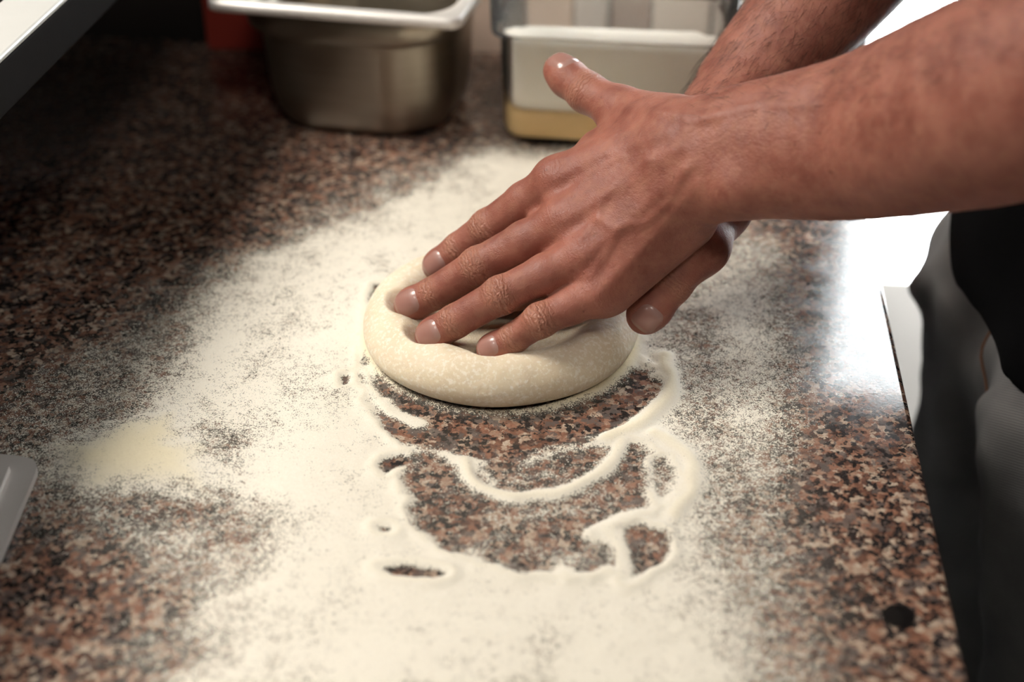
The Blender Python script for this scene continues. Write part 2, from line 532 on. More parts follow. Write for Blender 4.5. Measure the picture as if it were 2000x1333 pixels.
loft('rim', [(hx - 0.0005, hy - 0.0005, 0.030, zr - 0.002), (hx + 0.001, hy + 0.001, 0.028, zr + 0.002), (hx + 0.004, hy + 0.004, 0.022, zr + 0.004), (PW - 0.002, PD - 0.002, 0.010, zr + 0.0045),
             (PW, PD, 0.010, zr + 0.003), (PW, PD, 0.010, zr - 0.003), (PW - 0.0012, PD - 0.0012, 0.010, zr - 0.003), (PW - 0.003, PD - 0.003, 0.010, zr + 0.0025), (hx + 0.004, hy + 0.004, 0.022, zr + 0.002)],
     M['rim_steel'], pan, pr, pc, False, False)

# red item in the gloom behind the pan
rd = tag(empty('red_box', (-0.2786, 0.4300, 0.9374)), 'small dull red box in the dark left of the steel pan', 'box')
rp = Vector((-0.2786, 0.4300, 0.9374))
box('carton', (rp.x - 0.020, rp.y, ZC), (rp.x + 0.040, rp.y + 0.016, rp.z + 0.02), M['red'], rd, 0.003)
box('lid', (rp.x - 0.022, rp.y - 0.002, rp.z + 0.02), (rp.x + 0.042, rp.y + 0.018, rp.z + 0.032), M['red'], rd, 0.003)

# clear plastic bin with white flour over a yellow-tan layer
BX0, BX1, BY0 = -0.0285, 0.1320, 0.2560
bcx, bcy = (BX0 + BX1) / 2, BY0 + 0.080
BHX, BHY = (BX1 - BX0) / 2, 0.080
br = math.radians(-2.0)
bin_ = tag(empty('flour_bin', (bcx, bcy, ZC)), 'clear plastic bin half filled with white flour over a yellow-tan layer', 'bin')
zb = ZC + 0.001
ro = [(BHX - 0.012, BHY - 0.012, 0.012, zb + 0.006), (BHX - 0.006, BHY - 0.006, 0.016, zb + 0.0065), (BHX - 0.0035, BHY - 0.0035, 0.016, zb + 0.009), (BHX - 0.002, BHY - 0.002, 0.017, zb + 0.016),
      (BHX, BHY, 0.018, zb + 0.0815), (BHX + 0.0015, BHY + 0.0015, 0.018, zb + 0.0840), (BHX + 0.0055, BHY + 0.0055, 0.020, zb + 0.0855), (BHX + 0.006, BHY + 0.006, 0.020, zb + 0.088), (BHX + 0.008, BHY + 0.008, 0.020, zb + 0.150)]
ri = [(a - 0.0022, b - 0.0022, max(c - 0.002, 0.004), z + 0.0015) for a, b, c, z in reversed(ro)]
loft('body', ro + ri, M['plastic'], bin_, br, (bcx, bcy), True, True)
loft('rim', [(BHX + 0.008, BHY + 0.008, 0.020, zb + 0.148), (BHX + 0.016, BHY + 0.016, 0.020, zb + 0.149), (BHX + 0.016, BHY + 0.016, 0.020, zb + 0.153), (BHX + 0.006, BHY + 0.006, 0.020, zb + 0.153), (BHX + 0.006, BHY + 0.006, 0.020, zb + 0.148)],
     M['plastic'], bin_, br, (bcx, bcy), False, False)
loft('shadow_gap_ring', [(BHX - 0.016, BHY - 0.016, 0.010, ZC + 0.0003), (BHX - 0.013, BHY - 0.013, 0.012, ZC + 0.0003), (BHX - 0.012, BHY - 0.012, 0.012, zb + 0.006), (BHX - 0.016, BHY - 0.016, 0.010, zb + 0.006)], M['lip_dark'], bin_, br, (bcx, bcy), False, False)  # near-black ring added for the shadow gap under the bin


def fill(name, lo_f, hi_f, mat, inset=0.0027, n=14, steps=10):
    """powder filling of the bin: side wall between two wavy levels plus a heaped top"""
    V, Fc = [], []
    cr, sr = math.cos(br), math.sin(br)
    m = 4 * (n + 1)
    def ring(s, zf, ins):
        for x_, y_ in rrect(0, 0, (BHX - ins) * s, (BHY - ins) * s, 0.0165 * s, n):
            V.append((bcx + cr * x_ - sr * y_, bcy + sr * x_ + cr * y_, zf(x_, y_)))
    for i in range(6):
        f = i / 5
        zz = lambda x_, y_: lo_f(x_, y_) * (1 - f) + hi_f(x_, y_) * f
        ring(1.0, zz, inset + 0.0016 * (1 - f))
    for i in range(1, steps):
        ring(1 - i / steps, hi_f, inset)
    rows = 6 + steps - 1
    for k_ in range(rows - 1):
        for i in range(m):
            a, b = k_ * m + i, k_ * m + (i + 1) % m
            Fc.append((a, b, b + m, a + m))
    Fc.append(tuple(range((rows - 1) * m, rows * m)))
    Fc.append(tuple(reversed(range(m))))
    return mesh_obj(name, V, Fc, mat)


lvl = lambda x_, y_: zb + 0.029 + 0.003 * math.sin(x_ * 60 + 2.0) * math.cos(y_ * 40) + 0.0016 * math.sin(x_ * 150 + 1)
topz = lambda x_, y_: max(lvl(x_, y_) + 0.004, zb + 0.0835 - 0.62 * max(0, y_ + BHY - 0.024)) + (0.005 * math.exp(-((x_ + 0.045) / 0.022) ** 2) + 0.006 * math.exp(-((x_ - 0.052) / 0.018) ** 2)) * math.exp(-((y_ + BHY - 0.018) / 0.012) ** 2)
tag(fill('semolina', lambda x_, y_: zb + 0.0085, lambda x_, y_: lvl(x_, y_) - 0.0003, M['semolina']), 'yellow-tan powder layer at the bottom of the plastic bin', 'semolina', kind='stuff')  # lower fill of the bin, darker and yellower than the upper
tag(fill('bin_flour', lvl, topz, M['white_flour']), 'white flour heaped in the upper part of the plastic bin', 'flour', kind='stuff')

# milky plastic scraper lying at the left front of the worktop
sp = tag(empty('dough_scraper', (-0.2255, -0.1739, 0.9000)), 'milky plastic scraper corner at the left front of the worktop', 'scraper')
SC = [Vector((-0.2200, -0.1446, 0.9060)), Vector((-0.2096, -0.2295, 0.9060)), Vector((-0.2918, -0.2079, 0.9060)), Vector((-0.3043, -0.1397, 0.9060))]
def poly_round(pts, r, n=8):
    out = []
    L = len(pts)
    for i in range(L):
        p, a, b = pts[i], pts[i - 1], pts[(i + 1) % L]
        u, v = (a - p).normalized(), (b - p).normalized()
        for k_ in range(n + 1):
            t_ = k_ / n
            q = (p + u * r) * (1 - t_) ** 2 + p * 2 * t_ * (1 - t_) + (p + v * r) * t_ ** 2
            out.append(q)
    return out
def slab(name, pts, z0_, z1_, mat, parent):
    m = len(pts)
    V = [(p.x, p.y, z0_) for p in pts] + [(p.x, p.y, z1_) for p in pts]
    Fc = [tuple(reversed(range(m))), tuple(range(m, 2 * m))] + [(i, (i + 1) % m, m + (i + 1) % m, m + i) for i in range(m)]
    return mesh_obj(name, V, Fc, mat, parent, False)
slab('blade', poly_round(SC, 0.012), ZC + 0.0012, ZC + 0.0052, M['scraper'], sp)
e0, e1 = SC[0] + (SC[3] - SC[0]).normalized() * 0.013 + (SC[1] - SC[0]).normalized() * 0.012, SC[1] + (SC[2] - SC[1]).normalized() * 0.013
nn = (SC[3] - SC[0]).normalized() * 0.005
slab('grip_rib', poly_round([e0, e1, e1 + nn, e0 + nn], 0.002), ZC + 0.0052, ZC + 0.0085, M['scraper'], sp)

# ------------------------------------------------------------------ flour spread on the granite
def sd_poly(X, Y, poly):
    d = np.full(X.shape, 1e9)
    s = np.ones(X.shape)
    n = len(poly)
    for i in range(n):
        ax, ay = poly[i]
        bx, by = poly[i - 1]
        ex_, ey_ = bx - ax, by - ay
        wx, wy = X - ax, Y - ay
        t_ = np.clip((wx * ex_ + wy * ey_) / (ex_ * ex_ + ey_ * ey_ + 1e-12), 0, 1)
        qx, qy = wx - ex_ * t_, wy - ey_ * t_
        d = np.minimum(d, qx * qx + qy * qy)
        c1, c2, c3 = Y >= ay, Y < by, ex_ * wy > ey_ * wx
        flip = (c1 & c2 & c3) | (~c1 & ~c2 & ~c3)
        s = np.where(flip, -s, s)
    return s * np.sqrt(d)


def sd_line(X, Y, pts):
    d = np.full(X.shape, 1e9)
    for (ax, ay), (bx, by) in zip(pts[:-1], pts[1:]):
        ex_, ey_ = bx - ax, by - ay
        wx, wy = X - ax, Y - ay
        t_ = np.clip((wx * ex_ + wy * ey_) / (ex_ * ex_ + ey_ * ey_ + 1e-12), 0, 1)
        d = np.minimum(d, (wx - ex_ * t_) ** 2 + (wy - ey_ * t_) ** 2)
    return np.sqrt(d)


def sstep(x_, a, b):
    t_ = np.clip((x_ - a) / (b - a), 0, 1)
    return t_ * t_ * (3 - 2 * t_)


def vnoise(X, Y, s, seed):
    """smooth value noise on a 2-D lattice"""
    r = np.random.default_rng(seed).random((256, 256))
    x_, y_ = X * s + 1000.3, Y * s + 1000.7
    xi, yi = np.floor(x_).astype(int), np.floor(y_).astype(int)
    fx, fy = x_ - xi, y_ - yi
    fx, fy = fx * fx * (3 - 2 * fx), fy * fy * (3 - 2 * fy)
    g = lambda i, j: r[i % 256, j % 256]
    return (g(xi, yi) * (1 - fx) + g(xi + 1, yi) * fx) * (1 - fy) + (g(xi, yi + 1) * (1 - fx) + g(xi + 1, yi + 1) * fx) * fy


def catmull(pts, n=8):
    out = []
    P_ = [np.array(p, float) for p in pts]
    P_ = [2 * P_[0] - P_[1]] + P_ + [2 * P_[-1] - P_[-2]]
    for i in range(1, len(P_) - 2):
        a, b, c, d = P_[i - 1:i + 3]
        for k_ in range(n):
            t_ = k_ / n
            out.append(0.5 * ((2 * b) + (-a + c) * t_ + (2 * a - 5 * b + 4 * c - d) * t_ ** 2 + (-a + 3 * b - 3 * c + d) * t_ ** 3))
    out.append(P_[-2])
    return [tuple(p) for p in out]


def build_flour():
    h = 0.0015
    gx = np.arange(-0.50, EDGE - 0.001, h)
    gy = np.arange(-0.36, 0.30, h)
    X, Y = np.meshgrid(gx, gy, indexing='ij')
    w1 = vnoise(X, Y, 40, 1) - 0.5
    w2 = vnoise(X, Y, 120, 2) - 0.5
    w3 = vnoise(X, Y, 300, 3) - 0.5
    Xw, Yw = X + 0.010 * w1 + 0.003 * w2, Y + 0.010 * (vnoise(X, Y, 40, 4) - 0.5) + 0.003 * (vnoise(X, Y, 120, 5) - 0.5)
    core = [(-0.0052, 0.2578), (-0.0344, 0.2495), (-0.0663, 0.2097), (-0.0954, 0.1667), (-0.1287, 0.1223), (-0.1573, 0.0844), (-0.1762, 0.0433), (-0.1844, -0.0056), (-0.1890, -0.0501), (-0.1955, -0.0838), (-0.2068, -0.1089), (-0.2212, -0.1229), (-0.2216, -0.1399), (-0.2073, -0.1597), (-0.1745, -0.1625), (-0.1466, -0.1677), (-0.1214, -0.1651), (-0.0983, -0.1843), (-0.0918, -0.2096), (-0.1019, -0.2351), (-0.1060, -0.2617), (-0.1046, -0.3034), (0.1380, -0.2781), (0.1331, -0.2271), (0.1225, -0.1800), (0.1156, -0.1302), (0.1078, -0.0876), (0.0992, -0.0456), (0.0958, -0.0043), (0.1041, 0.0726), (0.1137, 0.1334), (0.0857, 0.1973), (0.0471, 0.2597)]
    d = sd_poly(Xw, Yw, core)
    dens = 0.93 * sstep(-d, -0.048, 0.030)
    # wide thin halo
    halo = [(0.0294, 0.3033), (-0.0469, 0.2588), (-0.0899, 0.2197), (-0.1453, 0.1351), (-0.2024, 0.0663), (-0.2280, 0.0133), (-0.2475, -0.0456), (-0.2622, -0.0981), (-0.2597, -0.1438), (-0.2424, -0.1837), (-0.1695, -0.1993), (-0.1281, -0.2275), (-0.1342, -0.2870), (-0.1406, -0.3127), (0.1712, -0.2802), (0.1677, -0.2137), (0.1580, -0.1419), (0.1518, -0.0549), (0.1504, 0.0528), (0.1538, 0.1446), (0.1412, 0.1724), (0.0917, 0.2644)]
    dh = sd_poly(Xw, Yw, halo)
    dens = np.maximum(dens, 0.62 * sstep(-dh, -0.055, 0.055))
    rightthin = [(0.0971, 0.1247), (0.1408, 0.1577), (0.1731, 0.1326), (0.1773, -0.0012), (0.1696, -0.0766), (0.1580, -0.1419), (0.1550, -0.1980), (0.1559, -0.2588), (0.1386, -0.2606), (0.1320, -0.1826), (0.1132, -0.0685), (0.0959, -0.0097)]
    dr = sd_poly(Xw, Yw, rightthin)
    dens = np.maximum(dens, 0.68 * sstep(-dr, -0.035, 0.035))
    # cloud dust thins in patches
    dens = dens * (0.93 + 0.28 * w1 + 0.16 * w2)
    thin = [(-0.1634, 0.0200), (-0.1155, 0.0311), (-0.0845, -0.0286), (-0.0796, -0.1072), (-0.1179, -0.1290), (-0.1440, -0.1229), (-0.1660, -0.0371)]
    dens -= 0.12 * sstep(-sd_poly(Xw, Yw, thin), -0.03, 0.04)
    leftsp = [(-0.1587, -0.1016), (-0.1285, -0.0889), (-0.1012, -0.1528), (-0.0672, -0.1654), (-0.0721, -0.1892), (-0.1135, -0.1935), (-0.1648, -0.1756), (-0.1828, -0.1613), (-0.1353, -0.1438)]
    dens -= 0.20 * sstep(-sd_poly(Xw, Yw, leftsp), -0.015, 0.02)
    thick = np.zeros_like(X)
    pile = [(-0.2242, -0.1259), (-0.1952, -0.1016), (-0.1683, -0.0883), (-0.1492, -0.1099), (-0.1235, -0.1383), (-0.1178, -0.1687), (-0.1484, -0.1618), (-0.1821, -0.1633), (-0.2139, -0.1562)]
    pl = sstep(-(sd_poly(Xw, Yw, pile) + 0.014 * w1 + 0.008 * w2), -0.026, 0.030)
    dens = np.maximum(dens, 1.0 * pl)
    thick = np.maximum(thick, 0.85 * pl * pl)

    def clear(poly, soft, left, seed, wob=0.0015):
        nonlocal dens, thick
        ws = (vnoise(X, Y, 90, seed) - 0.5) * wob * 4 + (vnoise(X, Y, 260, seed + 1) - 0.5) * wob * 2
        m = sstep(-(sd_poly(X, Y, poly) + ws), -soft, soft)
        dens = dens * (1 - m) + left * m
        thick = thick * (1 - m)
        # ring of flour pushed up along the rim of the wiped patch
        rim = np.exp(-((sd_poly(X, Y, poly) + ws - 0.004) / 0.0035) ** 2)
        dens = dens + 0.12 * rim * (1 - m)
        thick = np.maximum(thick, 0.35 * rim * (1 - m))

    clear([(-0.0738, -0.0459), (-0.0630, -0.0724), (-0.0511, -0.0913), (-0.0386, -0.1083), (-0.0213, -0.1154), (0.0002, -0.1167), (0.0290, -0.1128), (0.0521, -0.1024), (0.0727, -0.0844), (0.0861, -0.0617), (0.0926, -0.0398), (0.0881, -0.0280), (0.0782, -0.0222), (0.0757, 0.0696), (-0.0849, 0.0528), (-0.0762, -0.0223)], 0.0026, 0.06, 21)
    clear([(-0.0361, -0.1152), (-0.0340, -0.1416), (-0.0259, -0.1611), (-0.0148, -0.1786), (-0.0030, -0.1887), (0.0151, -0.1967), (0.0347, -0.2000), (0.0536, -0.1980), (0.0701, -0.1934), (0.0786, -0.1972), (0.0755, -0.1812), (0.0614, -0.1676), (0.0757, -0.1564), (0.0900, -0.1490), (0.0878, -0.1247), (0.0907, -0.1029), (0.0785, -0.0943), (0.0574, -0.1019), (0.0289, -0.1115), (-0.0083, -0.1132), (-0.0247, -0.1105)], 0.0045, 0.27, 23)
    clear([(0.0749, -0.1670), (0.0846, -0.1614), (0.0970, -0.1662), (0.0989, -0.1769), (0.0950, -0.1883), (0.0858, -0.2000), (0.0804, -0.2023), (0.0813, -0.1879), (0.0785, -0.1772)], 0.0035, 0.26, 25)
    clear([(-0.0346, -0.2044), (-0.0229, -0.2017), (-0.0082, -0.2030), (-0.0026, -0.2053), (-0.0074, -0.2083), (-0.0266, -0.2085)], 0.0022, 0.05, 27, 0.0004)
    clear([(-0.0480, -0.1282), (-0.0464, -0.1224), (-0.0382, -0.1185), (-0.0336, -0.1224), (-0.0403, -0.1296), (-0.0435, -0.1342)], 0.0022, 0.1, 29, 0.0004)
    clear([(-0.0403, -0.1759), (-0.0349, -0.1754), (-0.0333, -0.1783), (-0.0380, -0.1788)], 0.0018, 0.2, 31, 0.0002)
    clear([(-0.0840, -0.0485), (-0.0808, -0.0472), (-0.0792, -0.0552), (-0.0817, -0.0570)], 0.0015, 0.15, 33, 0.0002)
    clear([(0.0908, -0.1094), (0.0973, -0.1066), (0.1007, -0.1234), (0.0954, -0.1425), (0.0906, -0.1328)], 0.004, 0.45, 35)
    # smears left inside the wiped area
    def ridge(pts, w, amt, hgt, seed, wob=0.002, brk=0.0):
        nonlocal dens, thick
        ln = sd_line(X + (vnoise(X, Y, 80, seed) - 0.5) * wob * 2, Y + (vnoise(X, Y, 80, seed + 1) - 0.5) * wob * 2, catmull(pts))
        g = np.exp(-(ln / w) ** 2)
        b = 1 - brk * vnoise(X, Y, 130, seed + 2)
        dens = dens + amt * g * b
        thick = np.maximum(thick, hgt * g * b)
    ridge([(-0.0061, -0.1195), (-0.0018, -0.1320), (0.0086, -0.1421), (0.0217, -0.1449), (0.0344, -0.1440), (0.0493, -0.1379), (0.0615, -0.1266), (0.0711, -0.1093), (0.0744, -0.0934)], 0.0040, 0.95, 0.45, 41)
    ridge([(-0.0132, -0.1159), (0.0007, -0.1210), (0.0103, -0.1349)], 0.0032, 0.5, 0.2, 44, 0.002, 0.6)
    ridge([(0.0744, -0.0934), (0.0649, -0.0912), (0.0516, -0.0944), (0.0391, -0.1060), (0.0293, -0.1158)], 0.0055, 0.55, 0.25, 47, 0.003, 0.7)
    ridge([(-0.0359, -0.1081), (-0.0218, -0.1124), (-0.0078, -0.1162), (0.0057, -0.1183)], 0.0028, 0.55, 0.2, 50, 0.002, 0.5)
    ridge([(0.0959, -0.0097), (0.0986, -0.0407), (0.0925, -0.0611), (0.0793, -0.0814), (0.0677, -0.0927)], 0.0050, 0.75, 0.6, 53)
    ridge([(-0.0719, -0.0405), (-0.0634, -0.0626), (-0.0487, -0.0816), (-0.0307, -0.0896)], 0.0036, 0.85, 0.35, 56, 0.0015, 0.2)
    ridge([(-0.0555, -0.0717), (-0.0397, -0.0854), (-0.0346, -0.0910)], 0.0042, 0.6, 0.25, 59, 0.003, 0.3)
    ridge([(0.0640, -0.1712), (0.0685, -0.1630), (0.0806, -0.1548), (0.0905, -0.1510)], 0.0045, 0.7, 0.3, 62)
    ridge([(0.0750, -0.1693), (0.0788, -0.1845), (0.0786, -0.1972)], 0.0035, 0.6, 0.3, 64)
    ridge([(0.0903, -0.0849), (0.0998, -0.0930), (0.1092, -0.1097), (0.1105, -0.1307), (0.1030, -0.1516)], 0.0055, 0.4, 0.5, 66)
    ridge([(0.0487, -0.1967), (0.0624, -0.1844), (0.0691, -0.1744)], 0.006, 0.35, 0.1, 68, 0.003, 0.7)
    ridge([(0.0089, -0.1863), (0.0253, -0.1790), (0.0452, -0.1825)], 0.006, 0.22, 0.0, 70, 0.004, 0.9)
    ridge([(0.0158, -0.1607), (0.0479, -0.1534), (0.0676, -0.1454)], 0.008, 0.25, 0.0, 72, 0.005, 0.9)
    ridge([(0.0199, -0.1276), (0.0353, -0.1238), (0.0485, -0.1267)], 0.006, 0.30, 0.0, 74, 0.004, 0.9)
    # collar of semolina pressed out under the dough
    rr = np.hypot(X, Y)
    an = np.arctan2(Y, X)
    side = 0.45 + 0.55 * np.exp(-((an + 0.35) / 0.8) ** 2) + 0.5 * np.exp(-((np.abs(an) - 3.0) / 0.5) ** 2)
    g = np.exp(-((rr - 0.0765) / (0.0028 + 0.0030 * side)) ** 2) * side
    dens = dens + 1.0 * g
    thick = np.maximum(thick, 0.95 * g)
    dens = np.clip(dens + 0.05 * w3, 0, 1.1)
    Z = ZC + 0.00025 + 0.0004 * np.clip(dens, 0, 1) + 0.0042 * thick + 0.0007 * dens * (w2 + 0.5)
    nx, ny = X.shape
    idx = np.arange(nx * ny).reshape(nx, ny)
    keep = dens > 0.045
    kf = keep[:-1, :-1] | keep[1:, :-1] | keep[1:, 1:] | keep[:-1, 1:]
    q = np.stack([idx[:-1, :-1], idx[1:, :-1], idx[1:, 1:], idx[:-1, 1:]], -1)[kf]
    used = np.unique(q)
    mp = np.full(nx * ny, -1)
    mp[used] = np.arange(len(used))
    V = np.stack([X.ravel(), Y.ravel(), Z.ravel()], 1)[used]
    o = fast_mesh('flour_dusting', V, mp[q], M['flour'])
    for nm_, arr in (('dens', dens), ('thick', thick)):
        a = o.data.attributes.new(nm_, 'FLOAT', 'POINT')
        a.data.foreach_set('value', arr.ravel()[used].astype(np.float32))
    return o


def fast_mesh(name, V, Q, mat, parent=None):
    me = bpy.data.meshes.new(name)
    nv, nq = len(V), len(Q)
    me.vertices.add(nv)
    me.vertices.foreach_set('co', np.ascontiguousarray(V, np.float32).ravel())
    me.loops.add(nq * 4)
    me.loops.foreach_set('vertex_index', np.ascontiguousarray(Q, np.int32).ravel())
    me.polygons.add(nq)
    me.polygons.foreach_set('loop_start', np.arange(0, nq * 4, 4, dtype=np.int32))
    me.polygons.foreach_set('use_smooth', np.ones(nq, bool))
    me.update(calc_edges=True)
    me.validate()
    me.materials.append(mat)
    return link(bpy.data.objects.new(name, me), parent)


tag(build_flour(), 'pale semolina flour dusted and swirled over the granite worktop', 'flour', kind='stuff')

# ------------------------------------------------------------------ signed-distance modelling
def v3(p): return np.array(p, np.float64)


def cone(p, a, b, ra, rb):
    a, b = v3(a), v3(b)
    ab = b - a
    t_ = np.clip(((p - a) @ ab) / (ab @ ab + 1e-15), 0, 1)
    return np.linalg.norm(p - a - t_[:, None] * ab, axis=1) - (ra + (rb - ra) * t_)


def smin(a, b, k):
    h_ = np.clip(0.5 + 0.5 * (b - a) / k, 0, 1)
    return b * (1 - h_) + a * h_ - k * h_ * (1 - h_)


def etube(p, pts, A, B, wide):
    """tube along a polyline with an oval section: half-width A along 'wide', half-depth B across"""
    best = np.full(len(p), 1e9)
    for i in range(len(pts) - 1):
        a, b = v3(pts[i]), v3(pts[i + 1])
        ab = b - a
        L = np.linalg.norm(ab)
        ax = ab / L
        tr = ((p - a) @ ax) / L
        t_ = np.clip(tr, 0, 1)
        w = v3(wide[i]) * 0.5 + v3(wide[i + 1]) * 0.5
        u = w - ax * (w @ ax)
        u /= np.linalg.norm(u)
        v = np.cross(ax, u)
        q = p - a - t_[:, None] * ab
        ra, rb = A[i] + (A[i + 1] - A[i]) * t_, B[i] + (B[i + 1] - B[i]) * t_
        qu, qv, qx = q @ u, q @ v, q @ ax
        m_ = np.minimum(ra, rb)
        k0 = np.sqrt((qu / ra) ** 2 + (qv / rb) ** 2 + (qx / m_) ** 2) + 1e-9
        k1 = np.sqrt((qu / ra ** 2) ** 2 + (qv / rb ** 2) ** 2 + (qx / m_ ** 2) ** 2) + 1e-9
        best = np.minimum(best, np.where(k0 < 0.15, -m_ * 0.85, k0 * (k0 - 1) / k1))
    return best


def resample(pts, vals, n):
    """smooth curve through pts with interpolated value rows"""
    rows = [np.concatenate([v3(p), np.atleast_1d(np.array(v, float))]) for p, v in zip(pts, vals)]
    R = [2 * rows[0] - rows[1]] + rows + [2 * rows[-1] - rows[-2]]
    out = []
    for i in range(1, len(R) - 2):
        a, b, c, d = R[i - 1:i + 3]
        for k_ in range(n):
            t_ = k_ / n
            out.append(0.5 * ((2 * b) + (-a + c) * t_ + (2 * a - 5 * b + 4 * c - d) * t_ ** 2 + (-a + 3 * b - 3 * c + d) * t_ ** 3))
    out.append(rows[-1])
    out = np.array(out)
    return out[:, :3], out[:, 3:]


def evalc(f, P_, n=400000):
    return np.concatenate([f(P_[i:i + n]) for i in range(0, len(P_), n)]) if len(P_) else np.zeros(0)


def surface(f, lo, hi, h, B=4, band=2.2):
    """sparse surface nets: quads on the zero level of f"""
    lo, hi = v3(lo), v3(hi)
    H = h * B
    nb = np.ceil((hi - lo) / H).astype(int)
    ii = np.stack(np.meshgrid(*[np.arange(n) for n in nb], indexing='ij'), -1).reshape(-1, 3)
    dc = evalc(f, lo + (ii + 0.5) * H)
    ii = ii[np.abs(dc) < H * band]
    o = np.stack(np.meshgrid(*[np.arange(B + 1)] * 3, indexing='ij'), -1).reshape(-1, 3)
    g = (ii[:, None, :] * B + o[None]).reshape(-1, 3)
    D_ = evalc(f, lo + g * h).reshape(-1, B + 1, B + 1, B + 1)
    cor = [(0, 0, 0), (1, 0, 0), (0, 1, 0), (1, 1, 0), (0, 0, 1), (1, 0, 1), (0, 1, 1), (1, 1, 1)]
    c8 = np.stack([D_[:, a:a + B, b:b + B, c:c + B] for a, b, c in cor], -1)
    act = (c8.min(-1) < 0) & (c8.max(-1) >= 0)
    bi, x_, y_, z_ = np.nonzero(act)
    cell = ii[bi] * B + np.stack([x_, y_, z_], 1)
    cv = c8[bi, x_, y_, z_]
    acc = np.zeros((len(cell), 3))
    cnt = np.zeros(len(cell))
    for a in range(8):
        for b in range(a + 1, 8):
            if sum(abs(i - j) for i, j in zip(cor[a], cor[b])) != 1: continue
            da, db = cv[:, a], cv[:, b]
            m_ = (da < 0) != (db < 0)
            t_ = np.where(m_, da / np.where(m_, da - db, 1), 0)
            acc += np.where(m_[:, None], v3(cor[a]) + t_[:, None] * (v3(cor[b]) - v3(cor[a])), 0)
            cnt += m_
    V = lo + (cell + acc / cnt[:, None]) * h
    N = nb * B + 8
    key = lambda c: ((c[:, 0] + 1) * N[1] + c[:, 1] + 1) * N[2] + c[:, 2] + 1
    kk = key(cell)
    order_ = np.argsort(kk)
    ks = kk[order_]
    quads = []
    for ax in range(3):
        sl0 = [slice(0, B)] * 3
        sl1 = [slice(0, B)] * 3
        sl1[ax] = slice(1, B + 1)
        d0, d1 = D_[(slice(None),) + tuple(sl0)], D_[(slice(None),) + tuple(sl1)]
        e = (d0 < 0) != (d1 < 0)
        b_, x_, y_, z_ = np.nonzero(e)
        base = ii[b_] * B + np.stack([x_, y_, z_], 1)
        inside0 = d0[b_, x_, y_, z_] < 0
        u, v = (ax + 1) % 3, (ax + 2) % 3
        cs = []
        for du, dv in ((-1, -1), (0, -1), (0, 0), (-1, 0)):
            c = base.copy()
            c[:, u] += du
            c[:, v] += dv
            kc = key(c)
            j = np.clip(np.searchsorted(ks, kc), 0, len(ks) - 1)
            cs.append(np.where(ks[j] == kc, order_[j], -1))
        q = np.stack(cs, 1)
        q[~inside0] = q[~inside0][:, ::-1]
        quads.append(q[(q >= 0).all(1)])
    return V, np.concatenate(quads)


def gradient(f, V, e=0.0004):
    g = np.stack([evalc(f, V + np.eye(3)[i] * e) - evalc(f, V - np.eye(3)[i] * e) for i in range(3)], 1)
    return g / (np.linalg.norm(g, axis=1, keepdims=True) + 1e-12)


# viewing-side directions used to orient hands (world vectors)
NB = v3((-0.0876, 0.8388, -0.5373)) * -1            # towards the near, upper side
UPV = v3((-0.0558, 0.5344, 0.8434))
RTV = v3((0.9946, 0.1038, 0.0))

# ---- joints of the left hand (tip, last joint, middle joint, knuckle)
LH = dict(
    index=[(-0.0401, 0.0227, 0.9345), (-0.0269, 0.0234, 0.9465), (-0.0095, 0.0218, 0.9617), (0.0298, 0.0153, 0.9972)],
    middle=[(-0.0508, -0.0098, 0.9264), (-0.0360, -0.0106, 0.9359), (-0.0111, -0.0112, 0.9550), (0.0360, -0.0070, 0.9836)],
    ring=[(-0.0341, -0.0388, 0.9250), (-0.0207, -0.0391, 0.9354), (0.0045, -0.0383, 0.9530), (0.0475, -0.0252, 0.9720)],
    pinky=[(-0.0001, -0.0485, 0.9247), (0.0128, -0.0490, 0.9331), (0.0270, -0.0501, 0.9458), (0.0561, -0.0368, 0.9563)],
)
LRAD = dict(index=(.0087, .0093, .0105, .0118), middle=(.0094, .0096, .0106, .0120), ring=(.0093, .0095, .0103, .0114), pinky=(.0079, .0083, .0091, .0104))
LBASE = dict(index=(0.0963, 0.0046, 1.0329), middle=(0.0998, -0.0041, 1.0281), ring=(0.1019, -0.0105, 1.0215), pinky=(0.1031, -0.0130, 1.0118))
THUMB = [(0.0255, 0.0893, 1.0316), (0.0423, 0.0729, 1.0255), (0.0626, 0.0545, 1.0232), (0.0931, 0.0224, 1.0277)]
TRAD = (.0100, .0116, .0128, .016)
WR = (0.1131, -0.0145, 1.0284)
FOREARM = [(0.0997, -0.0070, 1.0218), WR, (0.1277, -0.0193, 1.0351), (0.1450, -0.0254, 1.0414), (0.1680, -0.0326, 1.0488), (0.1872, -0.0414, 1.0579), (0.2154, -0.0675, 1.0816), (0.2426, -0.0917, 1.1045)]
FA = [.0310, .0335, .0350, .0365, .0395, .0420, .0465, .0490]
FB = [.0190, .0205, .0220, .0245, .0290, .0330, .0390, .0430]
elL = v3(FOREARM[-1]) + (v3(FOREARM[-1]) - v3(FOREARM[-2])) * 1.9
shL = v3((0.375, -0.055, ZC + 0.54))
FOREARM += [tuple(elL)]
FA += [.047]
FB += [.043]
fpt, fab = resample(FOREARM, list(zip(FA, FB)), 2)

